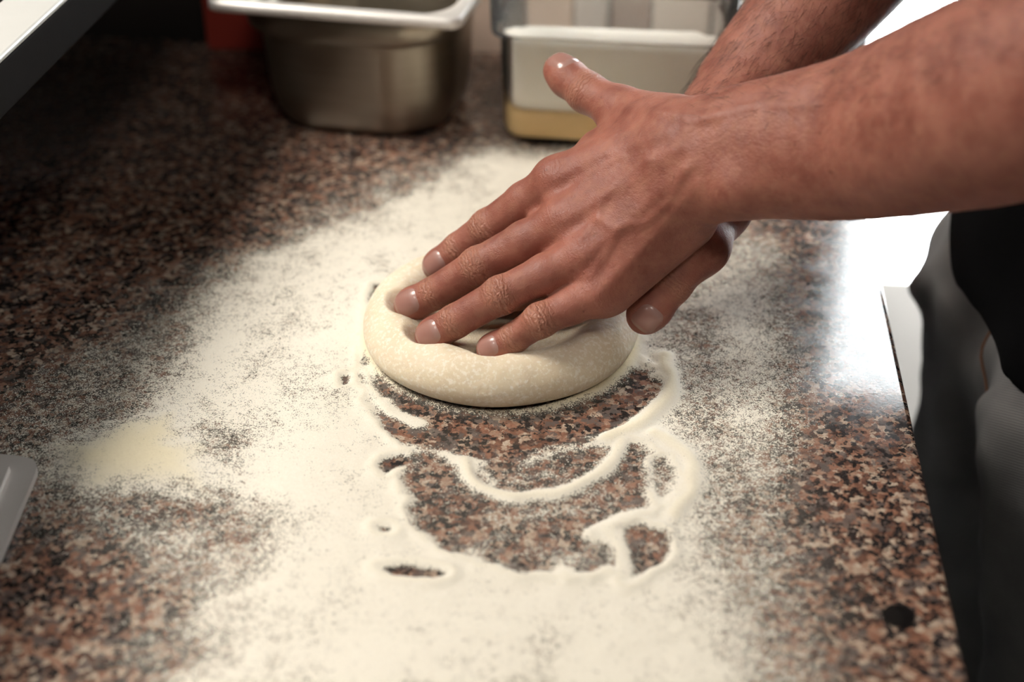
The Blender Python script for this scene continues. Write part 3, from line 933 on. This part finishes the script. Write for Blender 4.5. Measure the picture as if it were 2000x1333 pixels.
# ---- right arm and hand
RARM = [(0.1029, 0.0713, 0.9907), (0.1171, 0.0902, 1.0031), (0.1331, 0.1120, 1.0160), (0.1562, 0.1335, 1.0382), (0.1780, 0.1537, 1.0589)]
RAA = [.0300, .0300, .0305, .0335, .0375]
RAB = [.0215, .0225, .0260, .0310, .0350]
elR = v3(RARM[-1]) + (v3(RARM[-1]) - v3(RARM[-3])) * 1.75
shR = v3((0.375, 0.305, ZC + 0.54))
RARM += [tuple(elR)]
RAA += [.046]
RAB += [.043]
rpt, rab = resample(RARM, list(zip(RAA, RAB)), 2)
RTH = [(0.0825, -0.0200, 0.9335), (0.0964, -0.0116, 0.9499), (0.1117, 0.0030, 0.9666), (0.1205, 0.0372, 0.9756)]
RTRAD = (.0102, .0112, .0126, .017)
RW = v3(RARM[0])
RK = {}
for nm_, off, ln in (('index', 0.030, 0.088), ('middle', 0.009, 0.094), ('ring', -0.012, 0.088), ('pinky', -0.032, 0.072)):
    mc = v3((0.052, 0.014, 0.054 + ZC)) + v3((-0.30, -0.95, -0.05)) * off * 0.85
    tp = mc + v3((-0.95, 0.10, 0)) * ln * 0.84
    md = mc * 0.5 + tp * 0.5
    RK[nm_] = [v3((tp[0], tp[1], ZC + 0.0245)), v3((md[0], md[1], ZC + 0.035)), mc]


E1_ = np.cross(NB, (0, 0, 1.0))
E1_ /= np.linalg.norm(E1_)
E2_ = np.cross(NB / np.linalg.norm(NB), E1_)


def pl_dist(p2, pts):
    """distance to a polyline in the plane across NB; p2 = points in that plane"""
    best = np.full(len(p2), 1e9, p2.dtype)
    Q = [(float(v3(q) @ E1_), float(v3(q) @ E2_)) for q in pts]
    X_, Y_ = p2[:, 0], p2[:, 1]
    for (ax, ay), (bx, by) in zip(Q[:-1], Q[1:]):
        ex_, ey_ = bx - ax, by - ay
        wx, wy = X_ - ax, Y_ - ay
        t_ = np.clip((wx * ex_ + wy * ey_) / (ex_ * ex_ + ey_ * ey_), 0, 1)
        best = np.minimum(best, (wx - ex_ * t_) ** 2 + (wy - ey_ * t_) ** 2)
    return np.sqrt(best)


def flat(p):
    return np.stack([p @ E1_, p @ E2_], 1).astype(np.float32)


# ridges on the back of the left hand and wrist: (points, half width, height)
RIDGES = [
    ([(0.0302, 0.0015, 1.0054), (0.0560, 0.0021, 1.0207), (0.0856, 0.0004, 1.0319)], .0030, .0011),
    ([(0.0362, -0.0106, 0.9855), (0.0627, -0.0083, 1.0034), (0.0942, -0.0038, 1.0239)], .0032, .0013),
    ([(0.0477, -0.0287, 0.9740), (0.0743, -0.0227, 0.9976), (0.0997, -0.0160, 1.0225)], .0032, .0013),
    ([(0.0561, -0.0385, 0.9573), (0.0832, -0.0291, 0.9862), (0.1029, -0.0214, 1.0135)], .0030, .0010),
    ([(0.0450, -0.0242, 0.9814), (0.0539, -0.0174, 0.9907), (0.0547, -0.0114, 0.9999), (0.0665, -0.0125, 1.0147), (0.0782, -0.0077, 1.0205)], .0022, .0013),
    ([(0.0539, -0.0174, 0.9907), (0.0611, -0.0196, 0.9860), (0.0787, -0.0252, 0.9930), (0.0902, -0.0181, 1.0022), (0.0972, -0.0177, 1.0203)], .0022, .0012),
    ([(0.0782, -0.0077, 1.0205), (0.0914, -0.0034, 1.0250), (0.0985, -0.0046, 1.0406), (0.1137, -0.0094, 1.0492), (0.1338, -0.0145, 1.0565), (0.1536, -0.0232, 1.0584)], .0026, .0013),
    ([(0.0382, -0.0116, 1.0022), (0.0485, -0.0046, 1.0115), (0.0644, 0.0015, 1.0184)], .0020, .0010),
    ([(0.0515, -0.0339, 0.9652), (0.0591, -0.0272, 0.9744), (0.0640, -0.0208, 0.9837)], .0020, .0010),
    ([(0.0606, 0.0356, 1.0350), (0.0767, 0.0243, 1.0333), (0.0959, 0.0059, 1.0387), (0.1112, -0.0104, 1.0481)], .0034, .0018),
]
PIPS = {k_: (v3(v[2]), (v3(v[3]) - v3(v[1])) / np.linalg.norm(v3(v[3]) - v3(v[1]))) for k_, v in LH.items()}
DIPS = {k_: (v3(v[1]), (v3(v[2]) - v3(v[0])) / np.linalg.norm(v3(v[2]) - v3(v[0]))) for k_, v in LH.items()}


def left_arm(p):
    d = np.full(len(p), 0.2)
    fore = p[:, 0] > 0.045
    hand = p[:, 0] < 0.165
    if hand.any():
        d[hand] = left_palm(p[hand])
    if fore.any():
        d[fore] = smin(d[fore], left_fore(p[fore]), .016)
    fing = p[:, 0] < 0.095
    if fing.any():
        d[fing] = left_fingers(p[fing], d[fing])
    return d


def left_fore(p):
    arm = etube(p, fpt, fab[:, 0], fab[:, 1], [UPV] * len(fpt))
    arm = smin(arm, cone(p, elL, shL, .048, .055), .02)
    # bump of the wrist bone on the little-finger side
    return smin(arm, np.linalg.norm(p - v3((0.1255, -0.0390, 1.0234)), axis=1) - .0095, .014)


def left_palm(p):
    # palm: bones to the back of the hand, flesh on the palm side
    palm = None
    off = -NB * 0.0085
    for k_ in LH:
        kn, bs = v3(LH[k_][3]), v3(LBASE[k_])
        r1 = LRAD[k_][3]
        c = smin(cone(p, bs, kn, .0135, r1), cone(p, bs + off, kn + off, .014, r1 * 0.98), .008)
        palm = c if palm is None else smin(palm, c, .011)
    # little-finger edge, ball of the thumb, fold between thumb and index finger
    palm = smin(palm, cone(p, (0.0643, -0.0284, 0.9532), (0.1012, -0.0095, 0.9897), .0115, .0172), .012)
    palm = smin(palm, cone(p, THUMB[2], THUMB[3], .0135, .018), .012)
    palm = smin(palm, cone(p, (0.0505, 0.0352, 1.0082), (0.0856, 0.0201, 1.0254), .0095, .0150), .014)
    # webs between the finger roots
    ks = list(LH)
    for a, b in zip(ks[:-1], ks[1:]):
        pa = v3(LH[a][3]) * 0.73 + v3(LH[a][2]) * 0.27 - NB * .0060
        pb = v3(LH[b][3]) * 0.73 + v3(LH[b][2]) * 0.27 - NB * .0060
        palm = smin(palm, cone(p, pa, pb, .0066, .0066), .008)
    t = cone(p, THUMB[0], THUMB[1], TRAD[0], TRAD[1])
    t = smin(t, cone(p, THUMB[1], THUMB[2], TRAD[1] * 0.97, TRAD[2] * 0.98), .004)
    td = (v3(THUMB[0]) - v3(THUMB[1])) / np.linalg.norm(v3(THUMB[0]) - v3(THUMB[1]))
    t = smin(t, np.linalg.norm(p - (v3(THUMB[0]) - td * .007 - UPV * .001), axis=1) - .0112, .004)
    return smin(palm, t, .006)


def left_fingers(p, d):
    for k_, v in LH.items():
        r0, r1, r2, r3 = LRAD[k_]
        mid = v3(v[2]) * 0.45 + v3(v[3]) * 0.55
        f_ = cone(p, v[0], v[1], r0, r1)
        f_ = smin(f_, cone(p, v[1], v[2], r1 * 0.99, r2 * 0.97), .002)
        f_ = smin(f_, cone(p, v[2], mid, r2 * 0.97, r2 * 1.08), .003)
        f_ = smin(f_, cone(p, mid, v[3], r2 * 1.08, r3 * 0.95), .003)
        # knuckle swelling and pad at the tip
        f_ = smin(f_, np.linalg.norm(p - (v3(v[2]) + NB * .0010), axis=1) - r2 * 0.99, .003)
        tipdir = (v3(v[0]) - v3(v[1])) / np.linalg.norm(v3(v[0]) - v3(v[1]))
        f_ = smin(f_, np.linalg.norm(p - (v3(v[0]) - tipdir * .003 - NB * .0015), axis=1) - r0, .003)
        d = smin(d, f_, .0022)
        # knuckle of the hand
        d = smin(d, np.linalg.norm(p - (v3(v[3]) + NB * .0022), axis=1) - r3 * 0.86, .010)
    return d


def right_arm(p):
    arm = etube(p, rpt, rab[:, 0], rab[:, 1], [RTV * 0.75 + UPV * 0.65] * len(rpt))
    arm = smin(arm, cone(p, elR, shR, .048, .055), .02)
    palm = None
    for k_, (tp, md, mc) in RK.items():
        bs = RW + (mc - v3(RK['middle'][2])) * 0.45
        c = cone(p, bs, mc, .014, .0115)
        palm = c if palm is None else smin(palm, c, .010)
    d = smin(arm, palm, .016)
    d = smin(d, cone(p, RTH[2], RTH[3], RTRAD[2], RTRAD[3]), .016)
    d = smin(d, cone(p, RTH[3], RW, .017, .017), .016)
    d = smin(d, cone(p, RTH[2], RK['index'][2], .012, .011), .014)
    for k_, (tp, md, mc) in RK.items():
        f_ = smin(cone(p, tp, md, .0078, .0088), cone(p, md, mc, .0088, .0105), .003)
        d = smin(d, f_, .004)
    t = cone(p, RTH[0], RTH[1], RTRAD[0], RTRAD[1] * 0.97)
    t = smin(t, cone(p, RTH[1], RTH[2], RTRAD[1] * 0.97, RTRAD[2]), .004)
    td = (v3(RTH[0]) - v3(RTH[1])) / np.linalg.norm(v3(RTH[0]) - v3(RTH[1]))
    t = smin(t, np.linalg.norm(p - (v3(RTH[0]) - td * .006), axis=1) - .0116, .005)
    d = smin(d, t, .008)
    return d


def left_detail(p):
    """fine relief on the skin of the left hand (added to the distance)"""
    add = np.zeros(len(p))
    c = v3(LH['middle'][3])
    facing = sstep((p - c) @ NB, -0.010, 0.004)
    p2 = flat(p)
    for pts, w, h_ in RIDGES:
        add -= 0.55 * h_ * np.exp(-(pl_dist(p2, pts) / (w * 1.15)) ** 2) * facing
    for tab, ww, rr, amp, per, puff in ((PIPS, .0062, .010, .00042, .0034, .0005), (DIPS, .0032, .009, .00022, .0024, 0.0)):
        for k_, (j, ax) in tab.items():
            q = p - j
            i_ = np.nonzero((q * q).sum(1) < .020 ** 2)[0]
            if not len(i_): continue
            q = q[i_]
            s = q @ ax
            r = np.linalg.norm(q, axis=1)
            m_ = np.exp(-(s / ww) ** 2) * np.exp(-(np.maximum(r - rr, 0) / .004) ** 2) * sstep(q @ NB, .001, .006)
            add[i_] += m_ * (1.3 * amp * np.cos(s * 2 * math.pi / per + 1.2 * np.sin((q @ UPV) * 420)) - puff)
    return add


def left_full(p):
    d = left_arm(p)
    m_ = (np.abs(d) < .0035) & (p[:, 0] < 0.19)
    if m_.any():
        d = d.copy()
        d[m_] += left_detail(p[m_])
    return d


# ------------------------------------------------------------------ the person
person = tag(empty('person', (0.38, 0.11, 0.0)), 'person in black top and dark grey jeans pressing dough with both hands', 'person')

BX_, BY_ = 0.40, 0.115           # body axis


def torso_sdf(p, grow=0.0):
    pts = [(BX_, BY_, ZC - 0.01), (BX_ - .005, BY_, ZC + .10), (BX_ - .02, BY_, ZC + .25), (BX_ - .02, BY_, ZC + .42), (BX_ - .012, BY_, ZC + .52)]
    A = [.150, .152, .165, .185, .150]
    Bq = [.094, .102, .118, .118, .080]
    d = etube(p, pts, [a + grow for a in A], [b + grow for b in Bq], [(0, 1, 0)] * 5)
    d = smin(d, cone(p, (BX_ - .015, BY_, ZC + .55), (BX_ - .03, BY_, ZC + .64), .062 + grow, .055 + grow), .04)
    return d


def head_sdf(p):
    hc = v3((BX_ - .075, BY_ - .01, ZC + .755))
    q = p - hc
    d = np.linalg.norm(q / v3((1.0, .80, 1.18)), axis=1) * 1.0 - .092
    d *= 0.8
    d = smin(d, np.linalg.norm((p - (hc + v3((-.030, 0, -.060)))) / v3((1, .85, 1)), axis=1) - .058, .03)
    d = smin(d, cone(p, hc + v3((-.082, 0, .010)), hc + v3((-.104, 0, -.026)), .010, .014), .010)       # nose
    d = smin(d, cone(p, hc + v3((-.078, -.035, .022)), hc + v3((-.078, .035, .022)), .010, .010), .010)  # brow
    for sy in (-1, 1):
        d = smin(d, np.linalg.norm((p - (hc + v3((.005, sy * .076, -.010)))) / v3((1, .45, 1.6)), axis=1) * .5 - .010, .006)
        d = np.maximum(d, -(np.linalg.norm(p - (hc + v3((-.092, sy * .031, .006))), axis=1) - .010))
    d = smin(d, cone(p, hc + v3((-.086, -.018, -.062)), hc + v3((-.086, .018, -.062)), .007, .007), .006)  # mouth
    d = smin(d, cone(p, (BX_ - .03, BY_, ZC + .58), hc + v3((.015, 0, -.05)), .056, .055), .03)
    return d


def build_body():
    parts = []
    VL, QL = surface(left_full, (-0.09, -0.27, ZC - 0.01), (0.30, 0.13, ZC + 0.36), 0.0011, 4, 1.35)
    VR, QR = surface(right_arm, (-0.06, -0.08, ZC + 0.005), (0.36, 0.30, ZC + 0.24), 0.0016, 4, 1.35)
    def rest(p):
        d = smin(torso_sdf(p, -.006), head_sdf(p), .02)
        d = smin(d, cone(p, v3(elL) * 0.6 + shL * 0.4, shL, .0500, .055), .03)
        d = smin(d, cone(p, v3(elR) * 0.6 + shR * 0.4, shR, .0500, .055), .03)
        return d
    VB, QB = surface(rest, (0.2, -0.16, ZC - 0.15), (0.62, 0.42, ZC + 0.92), 0.006, 4, 3.0)
    # join the arms beyond the elbow onto the coarser trunk
    VE, QE = surface(left_arm, (0.2975, -0.36, ZC + 0.05), (0.55, 0.05, ZC + 0.56), 0.004, 4, 2.0)
    VE2, QE2 = surface(right_arm, (0.1, 0.02, ZC + 0.2375), (0.55, 0.42, ZC + 0.5), 0.004, 4, 2.0)
    n0 = 0
    Vs, Qs = [], []
    for V, Q in ((VL, QL), (VR, QR), (VB, QB), (VE, QE), (VE2, QE2)):
        Vs.append(V)
        Qs.append(Q + n0)
        n0 += len(V)
    V, Q = np.concatenate(Vs), np.concatenate(Qs)
    o = fast_mesh('body', V, Q, M['skin'], person)
    red = np.zeros(len(V))
    wrs = np.zeros(len(V))
    wrm = np.zeros(len(V))
    for k_, v in LH.items():
        r = np.linalg.norm(V - (v3(v[3]) + NB * .01), axis=1)
        red += 0.4 * np.exp(-(r / .018) ** 2)
        r = np.linalg.norm(V - (v3(v[0])), axis=1)
        red += 0.5 * np.exp(-(r / .016) ** 2)
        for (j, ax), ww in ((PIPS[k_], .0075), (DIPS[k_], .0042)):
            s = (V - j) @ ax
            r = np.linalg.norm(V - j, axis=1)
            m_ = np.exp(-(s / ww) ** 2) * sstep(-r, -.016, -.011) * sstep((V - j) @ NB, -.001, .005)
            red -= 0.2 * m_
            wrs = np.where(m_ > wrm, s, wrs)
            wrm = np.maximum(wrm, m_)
        mm = (V - v3(v[3])) @ ((v3(v[3]) - v3(v[2])) / np.linalg.norm(v3(v[3]) - v3(v[2])))
        r = np.linalg.norm(V - (v3(v[3]) + NB * .008), axis=1)
        m_ = 0.22 * np.exp(-(r / .013) ** 2)
        wrs = np.where(m_ > wrm, mm, wrs)
        wrm = np.maximum(wrm, m_)
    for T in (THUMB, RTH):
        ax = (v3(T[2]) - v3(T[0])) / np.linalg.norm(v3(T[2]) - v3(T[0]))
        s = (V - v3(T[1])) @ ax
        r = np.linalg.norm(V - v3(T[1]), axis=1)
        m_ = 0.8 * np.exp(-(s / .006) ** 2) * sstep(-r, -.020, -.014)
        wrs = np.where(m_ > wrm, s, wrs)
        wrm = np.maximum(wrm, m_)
        red += 0.4 * np.exp(-(np.linalg.norm(V - v3(T[0]), axis=1) / .02) ** 2)
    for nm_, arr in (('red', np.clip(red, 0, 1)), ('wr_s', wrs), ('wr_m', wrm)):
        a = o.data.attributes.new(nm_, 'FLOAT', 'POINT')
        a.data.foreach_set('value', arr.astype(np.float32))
    return o, VL, VR


body, VL, VR = build_body()


def nail(f, tip, dip, normal, w, l, shift, label):
    """curved nail plate resting on the finger end"""
    tip, dip, n_ = v3(tip), v3(dip), v3(normal)
    fdir = (tip - dip) / np.linalg.norm(tip - dip)
    n_ = n_ - fdir * (n_ @ fdir)
    n_ /= np.linalg.norm(n_)
    s_ = np.cross(n_, fdir)
    U = 17
    W_ = 19
    uu, vv = np.meshgrid(np.linspace(-1, 1, U), np.linspace(-1, 1, W_), indexing='ij')
    # square-ish disc mapping
    e = 3.2
    sc = np.maximum(np.abs(uu), np.abs(vv)) / np.maximum((np.abs(uu) ** e + np.abs(vv) ** e) ** (1 / e), 1e-6)
    u, v = uu * sc, vv * sc
    base = tip + fdir * shift
    p = base + (u * w / 2)[..., None] * s_ + (v * l / 2)[..., None] * fdir + n_ * .016
    p = p.reshape(-1, 3)
    for _ in range(40):
        d = f(p)
        p = p - n_ * np.clip(d, -.002, .004)[:, None] * 0.8
    ed = np.maximum(np.abs(uu), np.abs(vv)).reshape(-1)
    lift = .00075 * (1 - ed ** 6) - .00010 + .00035 * np.clip(v.reshape(-1), 0, 1) ** 3
    p = p + n_ * lift[:, None]
    idx = np.arange(U * W_).reshape(U, W_)
    q = np.stack([idx[:-1, :-1], idx[1:, :-1], idx[1:, 1:], idx[:-1, 1:]], -1).reshape(-1, 4)
    o = fast_mesh('fingernail', p, q, M['nail'], person)
    a = o.data.attributes.new('nail_v', 'FLOAT', 'POINT')
    a.data.foreach_set('value', ((v.reshape(-1) + 1) / 2).astype(np.float32))
    return o


for k_, w, l, sh in (('index', .0130, .0150, -.0022), ('middle', .0148, .0162, -.0024), ('ring', .0140, .0156, -.0024), ('pinky', .0114, .0130, -.0018)):
    nail(left_arm, LH[k_][0], LH[k_][1], NB * 0.95 + UPV * 0.22, w, l, sh, k_)
nail(left_arm, THUMB[0], THUMB[1], NB * 0.80 + UPV * 0.60 + RTV * .15, .0165, .0160, -.0015, 'thumb')
nail(right_arm, RTH[0], RTH[1], NB * 0.95 - UPV * 0.25, .0150, .0150, -.0005, 'thumb')


# ---- clothes
def jeans_sdf(p):
    d = etube(p, [(BX_ + .005, BY_, ZC + .12), (BX_ + .01, BY_ - .005, ZC + .02), (BX_ + .015, BY_ - .005, ZC - .07)], [.150, .162, .162], [.098, .106, .110], [(0, 1, 0)] * 3)
    for sy, kx in ((-1, 0.0), (1, 0.0)):
        hip = (BX_ - .023 - sy * .007, BY_ + sy * .084, ZC - .06)
        knee = (BX_ + .006 - sy * .012, BY_ + sy * .095, ZC - .42)
        ank = (BX_ + .02, BY_ + sy * .10, 0.06)
        L_ = smin(cone(p, hip, knee, .093, .068), cone(p, knee, ank, .066, .058), .02)
        d = smin(d, L_, .022)
    return d


FOLDS = [  # (ridge line, half width, height); negative height is a crease
    ([(0.2711, 0.1770, 0.8493), (0.2841, 0.1613, 0.8226), (0.2952, 0.1434, 0.7929), (0.3064, 0.1237, 0.7603)], .007, .007),
    ([(0.2745, 0.1538, 0.9056), (0.2717, 0.1672, 0.8711), (0.2711, 0.1770, 0.8493)], .007, .005),
    ([(0.2780, 0.1625, 0.8256), (0.2880, 0.1446, 0.7959), (0.2999, 0.1249, 0.7632)], .011, -.008),
    ([(0.2715, 0.1467, 0.8018), (0.2844, 0.1347, 0.7811), (0.3012, 0.1194, 0.7543), (0.3099, 0.1108, 0.7395)], .007, .007),
    ([(0.2655, 0.0500, 0.9124), (0.2723, 0.0344, 0.8869), (0.2703, 0.0211, 0.8665), (0.2691, 0.0095, 0.8486)], .005, -.007),
    ([(0.2726, 0.0164, 0.8589), (0.2869, 0.0143, 0.8160), (0.2948, 0.0089, 0.7690), (0.3004, 0.0062, 0.7081)], .009, .006),
    ([(0.2868, -0.0081, 0.8554), (0.3009, -0.0068, 0.8180), (0.3098, -0.0189, 0.7976)], .008, -.005),
    ([(0.2917, 0.0019, 0.8704), (0.3051, -0.0126, 0.8455)], .009, .004),
    ([(0.2958, -0.0116, 0.7742), (0.3107, -0.0151, 0.7289), (0.3198, -0.0225, 0.6787)], .012, -.005),
]


def jeans_full(p):
    d = jeans_sdf(p)
    x_, y_, z_ = p[:, 0], p[:, 1] - BY_, p[:, 2] - ZC
    # creases that run from the crotch and pockets, and long soft folds down the thigh
    s1 = z_ * 0.8 - np.abs(y_) * 1.1 + x_ * 0.5
    f_ = 0.0022 * np.sin(s1 * 62 + 1.3 * np.sin(y_ * 30)) * np.exp(-((z_ + .05) / .10) ** 2)
    f_ += 0.0030 * np.sin((y_ * 55 + z_ * 14) + 1.5 * np.sin(z_ * 17)) * sstep(-z_, .02, .12)
    f_ += 0.0020 * np.sin(y_ * 130 + z_ * 60) * np.sin(z_ * 45 + 1)
    m_ = (np.abs(d) < .02) & (x_ < BX_)
    if m_.any():
        p2 = flat(p[m_])
        for pts, w, hh in FOLDS:
            f_[m_] -= 0.6 * hh * np.exp(-(pl_dist(p2, pts) / (w * 1.25)) ** 2)
    return d + f_


Vj, Qj = surface(jeans_full, (0.18, -0.16, 0.0), (0.62, 0.40, ZC + 0.30), 0.0035, 4, 3.2)
keepj = Vj[Qj].mean(1)[:, 2] < ZC + 0.19
jeans = fast_mesh('jeans', Vj, Qj[keepj], M['denim'], person)
gj = gradient(jeans_sdf, Vj, .003)
cj = jeans_full(Vj) * 0 + (jeans_sdf(Vj))
a_ = jeans.data.attributes.new('fade', 'FLOAT', 'POINT')
a_.data.foreach_set('value', np.clip(cj / .010, 0, 0.8).astype(np.float32))


def shirt_sdf(p):
    d = torso_sdf(p, .012)
    d = smin(d, etube(p, [(BX_ - .008, BY_ - .005, ZC - .04), (BX_ - .008, BY_, ZC + .08)], [.158, .165], [.106, .118], [(0, 1, 0)] * 2), .03)
    for el, sh_ in ((elL, shL), (elR, shR)):
        m0 = v3(el) * 0.45 + sh_ * 0.55
        d = smin(d, cone(p, m0, sh_, .066, .068), .04)
    hem = ZC - .020 - 0.10 * np.clip(0.29 - p[:, 0], -.2, .05) * -1.0 - .12 * (p[:, 1] - .05)
    d = np.maximum(d, (ZC - .012 + .35 * np.maximum(0, .262 - p[:, 0]) * 0 - .22 * np.clip(p[:, 0] - .262, 0, .2)) - p[:, 2])
    d = d + 0.004 * np.sin(p[:, 2] * 40 + p[:, 1] * 30 + 2 * np.sin(p[:, 1] * 15))
    return d


Vs_, Qs_ = surface(shirt_sdf, (0.14, -0.22, ZC - 0.16), (0.62, 0.46, ZC + 0.64), 0.005, 4, 3.2)
fast_mesh('shirt', Vs_, Qs_, M['black'], person)

# rust thread along the fly seam
def tube_bm(bm, pts, r, n=5):
    rings_ = []
    P_ = [Vector(p) for p in pts]
    for i, p in enumerate(P_):
        d = (P_[min(i + 1, len(P_) - 1)] - P_[max(i - 1, 0)]).normalized()
        u = d.orthogonal().normalized()
        v = d.cross(u)
        rings_.append([bm.verts.new(p + (u * math.cos(2 * math.pi * k_ / n) + v * math.sin(2 * math.pi * k_ / n)) * r) for k_ in range(n)])
    for a, b in zip(rings_[:-1], rings_[1:]):
        for k_ in range(n):
            bm.faces.new((a[k_], a[(k_ + 1) % n], b[(k_ + 1) % n], b[k_]))
    bm.faces.new(list(reversed(rings_[0])))
    bm.faces.new(rings_[-1])


sp_ = np.array([(0.20, 0.093 + 0.006 * math.sin(i * 0.5), ZC - 0.022 - 0.0065 * i) for i in range(16)])
for _ in range(80):
    sp_[:, 0] += np.clip(jeans_full(sp_), -.006, .006) * 0.6
bm = bmesh.new()
tube_bm(bm, [(q[0] - .0006, q[1], q[2]) for q in sp_], .0011)
bm_obj('seam', bm, M['stitch'], jeans, True)['label'] = 'rust brown seam stitching'

# shoes
for sy in (-1, 1):
    def shoe_sdf(p, sy=sy):
        c = v3((BX_ + .02, BY_ + sy * .105, .05))
        d = smin(cone(p, c + v3((.04, 0, -.005)), c + v3((-.15, 0, -.012)), .044, .040), cone(p, c, c + v3((0, 0, .05)), .045, .05), .02)
        return np.maximum(d, -(p[:, 2] - .004))
    Vh, Qh = surface(shoe_sdf, (0.1, BY_ + sy * .105 - .09, -0.01), (0.56, BY_ + sy * .105 + .09, 0.2), 0.006, 4, 3.0)
    fast_mesh('shoe', Vh, Qh, M['shoe'], person)

# head hair cap
def hair_sdf(p):
    hc = v3((BX_ - .075, BY_ - .01, ZC + .755))
    d = (np.linalg.norm((p - hc - v3((.012, 0, .012))) / v3((1.0, .84, 1.16)), axis=1) - .098) * 0.8
    cut = (p[:, 0] - hc[0] + .045) * 0.8 + (p[:, 2] - hc[2] - .02) * 0.9
    return np.maximum(d, -cut)
Vc, Qc = surface(hair_sdf, (0.15, -0.05, ZC + 0.6), (0.55, 0.3, ZC + 0.92), 0.006, 4, 3.0)
fast_mesh('hair', Vc, Qc, M['hair'], person)


def arm_hair():
    Vt, Ft = [], []
    def grow(f, Vsrc, sel, count, flow, lmin, lmax, rad):
        ids = np.nonzero(sel)[0]
        if len(ids) == 0: return
        pick = RNG.choice(ids, count)
        pts = Vsrc[pick]
        nr = gradient(f, pts)
        for p, n_ in zip(pts, nr):
            fl_ = v3(flow) + RNG.normal(0, .28, 3)
            fl_ = fl_ - n_ * (fl_ @ n_)
            fl_ /= np.linalg.norm(fl_)
            L = RNG.uniform(lmin, lmax)
            dr = fl_ * 0.8 + n_ * 0.75
            sd = np.cross(n_, fl_)
            sd /= np.linalg.norm(sd)
            up_ = np.cross(fl_, sd)
            b0 = len(Vt)
            q = p - n_ * .0004
            bend = RNG.uniform(-.6, .6)
            for i in range(4):
                r_ = rad * (1 - 0.28 * i)
                for a in range(3):
                    an = a * 2.0944
                    Vt.append(tuple(q + (sd * math.cos(an) + up_ * math.sin(an)) * r_))
                dr = dr + fl_ * 0.35 - n_ * 0.30 + sd * bend * 0.25
                q = q + dr / np.linalg.norm(dr) * L / 3
            for i in range(3):
                for a in range(3):
                    x0, x1 = b0 + i * 3 + a, b0 + i * 3 + (a + 1) % 3
                    Ft.append((x0, x1, x1 + 3, x0 + 3))
    axR = v3(RARM[0]) - v3(RARM[4])
    axR /= np.linalg.norm(axR)
    tR = (VR - v3(RARM[1])) @ -axR
    grow(right_arm, VR, (tR > 0.0) & (tR < .20) & ((VR - v3(RARM[2])) @ NB > -.035), 2000, axR * 0.75 - UPV * 0.3 - RTV * .25, .009, .019, .00010)
    axL = v3(FOREARM[1]) - v3(FOREARM[6])
    axL /= np.linalg.norm(axL)
    tL = (VL - v3(FOREARM[1])) @ -axL
    grow(left_arm, VL, (tL > .0) & (tL < .2) & ((VL - v3(FOREARM[3])) @ UPV > .012), 900, axL * 0.8 + UPV * 0.2, .006, .012, .00008)
    return mesh_obj('arm_hair', Vt, Ft, M['hair'], person, False)


tag(arm_hair(), None, None, None, 'stuff')

# ------------------------------------------------------------------ the dough
def build_dough():
    prof = [(0.000, .0160), (.020, .0162), (.036, .0168), (.044, .0182), (.0500, .0222), (.0550, .0268), (.0605, .0292), (.066, .0290), (.0715, .0262),
            (.0760, .0215), (.0785, .0165), (.0790, .0120), (.0775, .0075), (.0745, .0040), (.0700, .0015), (.066, .0006), (.03, .0006), (0.0, .0006)]
    pr_, _ = resample([(a, 0, b) for a, b in prof], [0] * len(prof), 5)
    nt = 220
    V, dust = [], []
    th = np.arange(nt) * 2 * math.pi / nt
    wob = 1 + 0.010 * np.sin(2 * th + 0.6) + 0.006 * np.sin(3 * th + 2.0) + 0.004 * np.sin(7 * th)
    hgt = 1 + 0.05 * np.sin(th * 2 + 1.0) + 0.03 * np.sin(th * 3 + 0.3)
    R, Zp = pr_[:, 0], pr_[:, 2]
    m = len(R)
    X = R[:, None] * (np.cos(th) * wob)[None]
    Y = R[:, None] * (np.sin(th) * wob)[None]
    Z = Zp[:, None] * (1 + (hgt[None] - 1) * (R[:, None] > .04))
    upper = np.arange(m)[:, None] < (m * 0.62)
    # bumps, then dents where fingertips press
    Z = Z + np.where(upper, 0.0010 * (vnoise(X, Y, 55, 81) - 0.5) + 0.0008 * (vnoise(X, Y, 130, 82) - 0.5), 0)
    for k_, v in LH.items():
        for a, b, sg in ((v[0], LRAD[k_][0], 1),):
            q = v3(a)
            r2 = (X - q[0]) ** 2 + (Y - q[1]) ** 2
            bottom = q[2] - ZC - b
            dent = np.clip(Z - (bottom + r2 / (2 * b)), 0, .02)
            Z = np.where(upper, Z - dent * np.exp(-r2 / .00035), Z)
    q = RTH[0]
    dd = np.concatenate([np.full(1, 0.0)])
    V = np.stack([X, Y, Z + ZC], -1).reshape(-1, 3)
    dust = np.where(upper, sstep(R[:, None], .070, .035) + 0 * X, 0).reshape(-1)
    idx = np.arange(m * nt).reshape(m, nt)
    q4 = np.stack([idx[:-1], np.roll(idx[:-1], -1, 1), np.roll(idx[1:], -1, 1), idx[1:]], -1).reshape(-1, 4)[:, ::-1]
    o = fast_mesh('pizza_dough', V, q4, M['dough'])
    a = o.data.attributes.new('dust', 'FLOAT', 'POINT')
    a.data.foreach_set('value', np.clip(dust, 0, 1).astype(np.float32))
    return o


tag(build_dough(), 'round pale pizza dough with a thick raised rim under the hands', 'dough')
